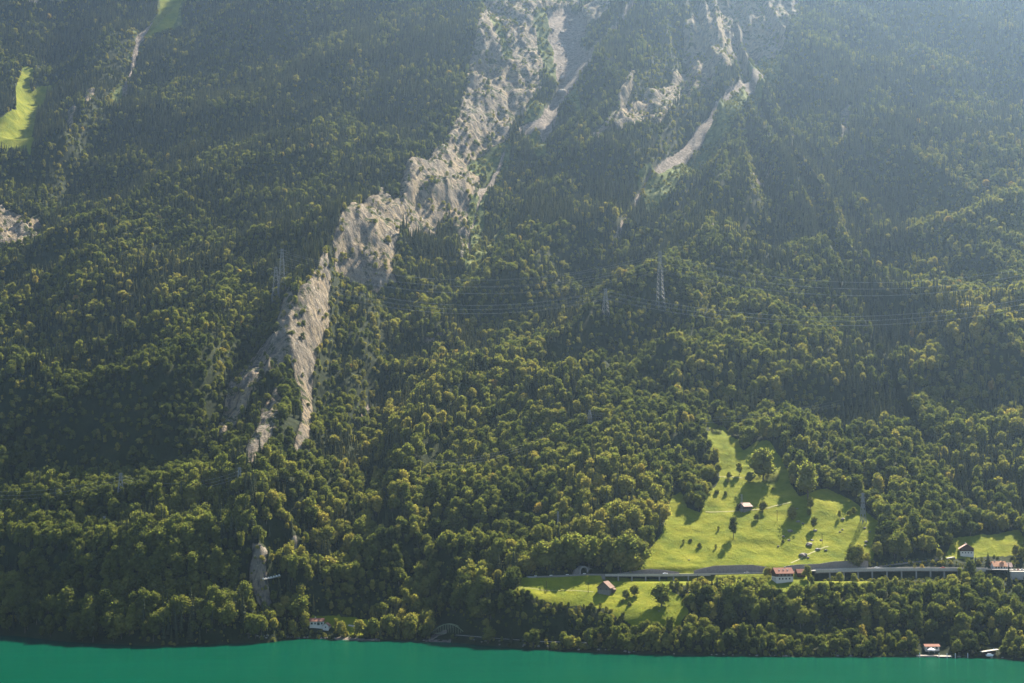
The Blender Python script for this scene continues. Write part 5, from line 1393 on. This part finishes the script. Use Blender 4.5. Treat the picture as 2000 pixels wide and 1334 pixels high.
lone(1491, 940, 62, 0, 1, .4, 'oak_tree', 'big round oak at the top of the upper meadow', wf=1.05)
lone(1463, 944, 22, 0, 3, .3, 'meadow_tree', 'low tree left below the big oak')
lone(1578, 978, 74, 0, 4, .38, 'oak_tree', 'widest dark oak casting shade on the right of the meadow', wf=1.15)
lone(1444, 928, 26, 0, 2, .5, 'meadow_tree', 'slender young tree in the shaded upper clearing')
lone(1424, 936, 14, 0, 3, .5, 'meadow_tree', 'small pale tree at the path on the shaded clearing')
lone(1366, 1070, 10, 2, 0, .3, 'bush', 'round bush in the lower left of the upper meadow', 'bush')
lone(1335, 1062, 9, 2, 1, .3, 'bush', 'small bush left of the round bush on the meadow', 'bush')
lone(1398, 1072, 9, 2, 1, .35, 'bush', 'bush at the tip of the long tree shadow', 'bush')
lone(1349, 1058, 6, 2, 2, .35, 'bush', 'tiny bush between two bushes at lower left', 'bush')
lone(1403, 1036, 9, 2, 1, .3, 'bush', 'narrow bush left of the dark oval tree', 'bush')
lone(1400, 965, 8, 2, 2, .35, 'bush', 'bush on the rough grass left of the oak shadow', 'bush')
lone(1417, 968, 8, 2, 0, .35, 'bush', 'larger bush on the rough grass left of the oak shadow', 'bush')
lone(1422, 944, 10, 2, 1, .5, 'bush', 'bush just below the shaded path', 'bush')
lone(1510, 956, 5, 2, 2, .3, 'bush', 'tiny dark bush under the bare earth patch', 'bush')
lone(1529, 1060, 6, 2, 0, .2, 'bush', 'dark low bush under the flat boulders', 'bush')
lone(1240, 1166, 22, 0, 1, .45, 'fruit_tree', 'spreading fruit tree right of the lower barn', wf=1.15)
lone(1222, 1172, 20, 0, 3, .35, 'fruit_tree', 'dark fruit tree nearest the lower barn', wf=1.1)
lone(1229, 1183, 9, 2, 0, .3, 'bush', 'low hedge bush below the fruit trees', 'bush')
lone(1216, 1180, 8, 2, 1, .3, 'bush', 'small bush left below the fruit trees', 'bush')
lone(1292, 1186, 46, 0, 1, .3, 'broadleaf_tree', 'dark tree casting shade on the right side of the lower meadow', wf=1.1)
lone(1500, 1128, 20, 0, 6, .5, 'garden_tree', 'rounded garden tree left of the large farmhouse', wf=1.1)
lone(1577, 1132, 28, 0, 4, .4, 'garden_tree', 'dense tree at the left end of the gallery', wf=1.05)
lone(1640, 1140, 22, 0, 3, .4, 'broadleaf_tree', 'tree in front of the left gallery piers')
lone(1668, 1140, 20, 0, 0, .4, 'broadleaf_tree', 'tree in front of the middle gallery piers')
lone(1657, 1168, 28, 0, 2, .45, 'broadleaf_tree', 'slim tree on the lit grass below the gallery')
lone(1971, 1147, 46, 1, 3, .1, 'spruce_tree', 'dark pointed conifer in front of the car park', wf=1.1)
lone(1930, 1100, 22, 1, 4, .3, 'spruce_tree', 'conical tree left behind the orange roofed house')
lone(1906, 1106, 16, 1, 0, .3, 'spruce_tree', 'small dark conifer on the slope below the chalet')
lone(1801, 1114, 9, 2, 0, .93, 'bush', 'golden bush beside the gallery road', 'bush')
lone(1786, 1113, 8, 2, 1, .6, 'bush', 'green bush left of the golden one', 'bush')
lone(1835, 1092, 18, 0, 6, .5, 'broadleaf_tree', 'round tree at the left corner of the small right meadow')
lone(1985, 1088, 24, 0, 3, .55, 'broadleaf_tree', 'pale round tree behind the car park')
lone(1997, 1094, 26, 0, 2, .3, 'broadleaf_tree', 'dark tree at the right edge above the car park')
for k, (u, t_) in enumerate(((1062, .4), (1090, .3), (1120, .35), (1150, .3), (1188, .35), (1225, .3), (1250, .35))):
    v = (1118, 1116, 1112, 1108, 1110, 1112, 1108)[k]
    lone(u, v, (58, 62, 70, 60, 62, 66, 52)[k], 0, (1, 4, 1, 6, 4, 1, 3)[k], t_, 'broadleaf_tree', ('dense round crown far left above the road wall', 'large crown left above the tunnel', 'tallest domed crown left of the tunnel mouth', 'crown right over the tunnel mouth', 'twin topped crown right of the tunnel mouth', 'broad flat topped crown above the arched wall', 'last crown before the upper meadow')[k], wf=1.1)

# ------------------------------------------------------------------ cars
def car(p, rz, mat, label, s=1.0):
    root = empty('car', p, rz, label, 'car', 'cars on the road and car park')
    MB().prism([(-2.2, .35), (2.2, .35), (2.25, .8), (1.3, .95), (-2.1, 1.0), (-2.2, .8)], -.88, .88).build('body', MT[mat], root)
    MB().prism([(-1.9, .97), (1.2, .95), (.5, 1.45), (-1.4, 1.48)], -.78, .78).build('cabin', MT['glass'], root)
    MB().prism([(-1.42, 1.483), (.5, 1.453), (.45, 1.52), (-1.35, 1.54)], -.72, .72).build('car_roof', MT[mat], root)
    for x in (-1.35, 1.4):
        for y in (-.82, .62):
            V, F = [], []; tube(V, F, (x, y, .34), (x, y + .22, .34), .34, .34, 10); F.append(tuple(range(9, -1, -1)))
            w = bpy.data.objects.new('wheel', mesh_pyd('wheel', V, F, [MT['rubber']])); COL.objects.link(w); w.parent = root
def road_at(u, off):
    p = min(RS, key=lambda q: abs(proj(*q)[0] - u)); return (p[0], p[1] + off, p[2] + .13)
car(road_at(1303, 3), 0, 'carwhite', 'white car on the viaduct behind the arched wall')
car(road_at(1456, -3), R(180), 'cargrey', 'grey car passing the tall retaining wall')
car(road_at(1716, 3), 0, 'carwhite', 'white car over the middle of the gallery')
car(road_at(1842, -2), R(180), 'red', 'red car near the right end of the gallery')
for k, (u, m_) in enumerate(((1981, 'cargrey'), (1988, 'red'), (1996, 'carwhite'))):
    p = P(u, 1112, 1436); car((p[0], p[1], P(1972, 1116, 1430)[2] + .32), R(85), m_, ('grey', 'red', 'white')[k] + ' car parked by the orange roofed house')
print('objects', time.time() - T0)
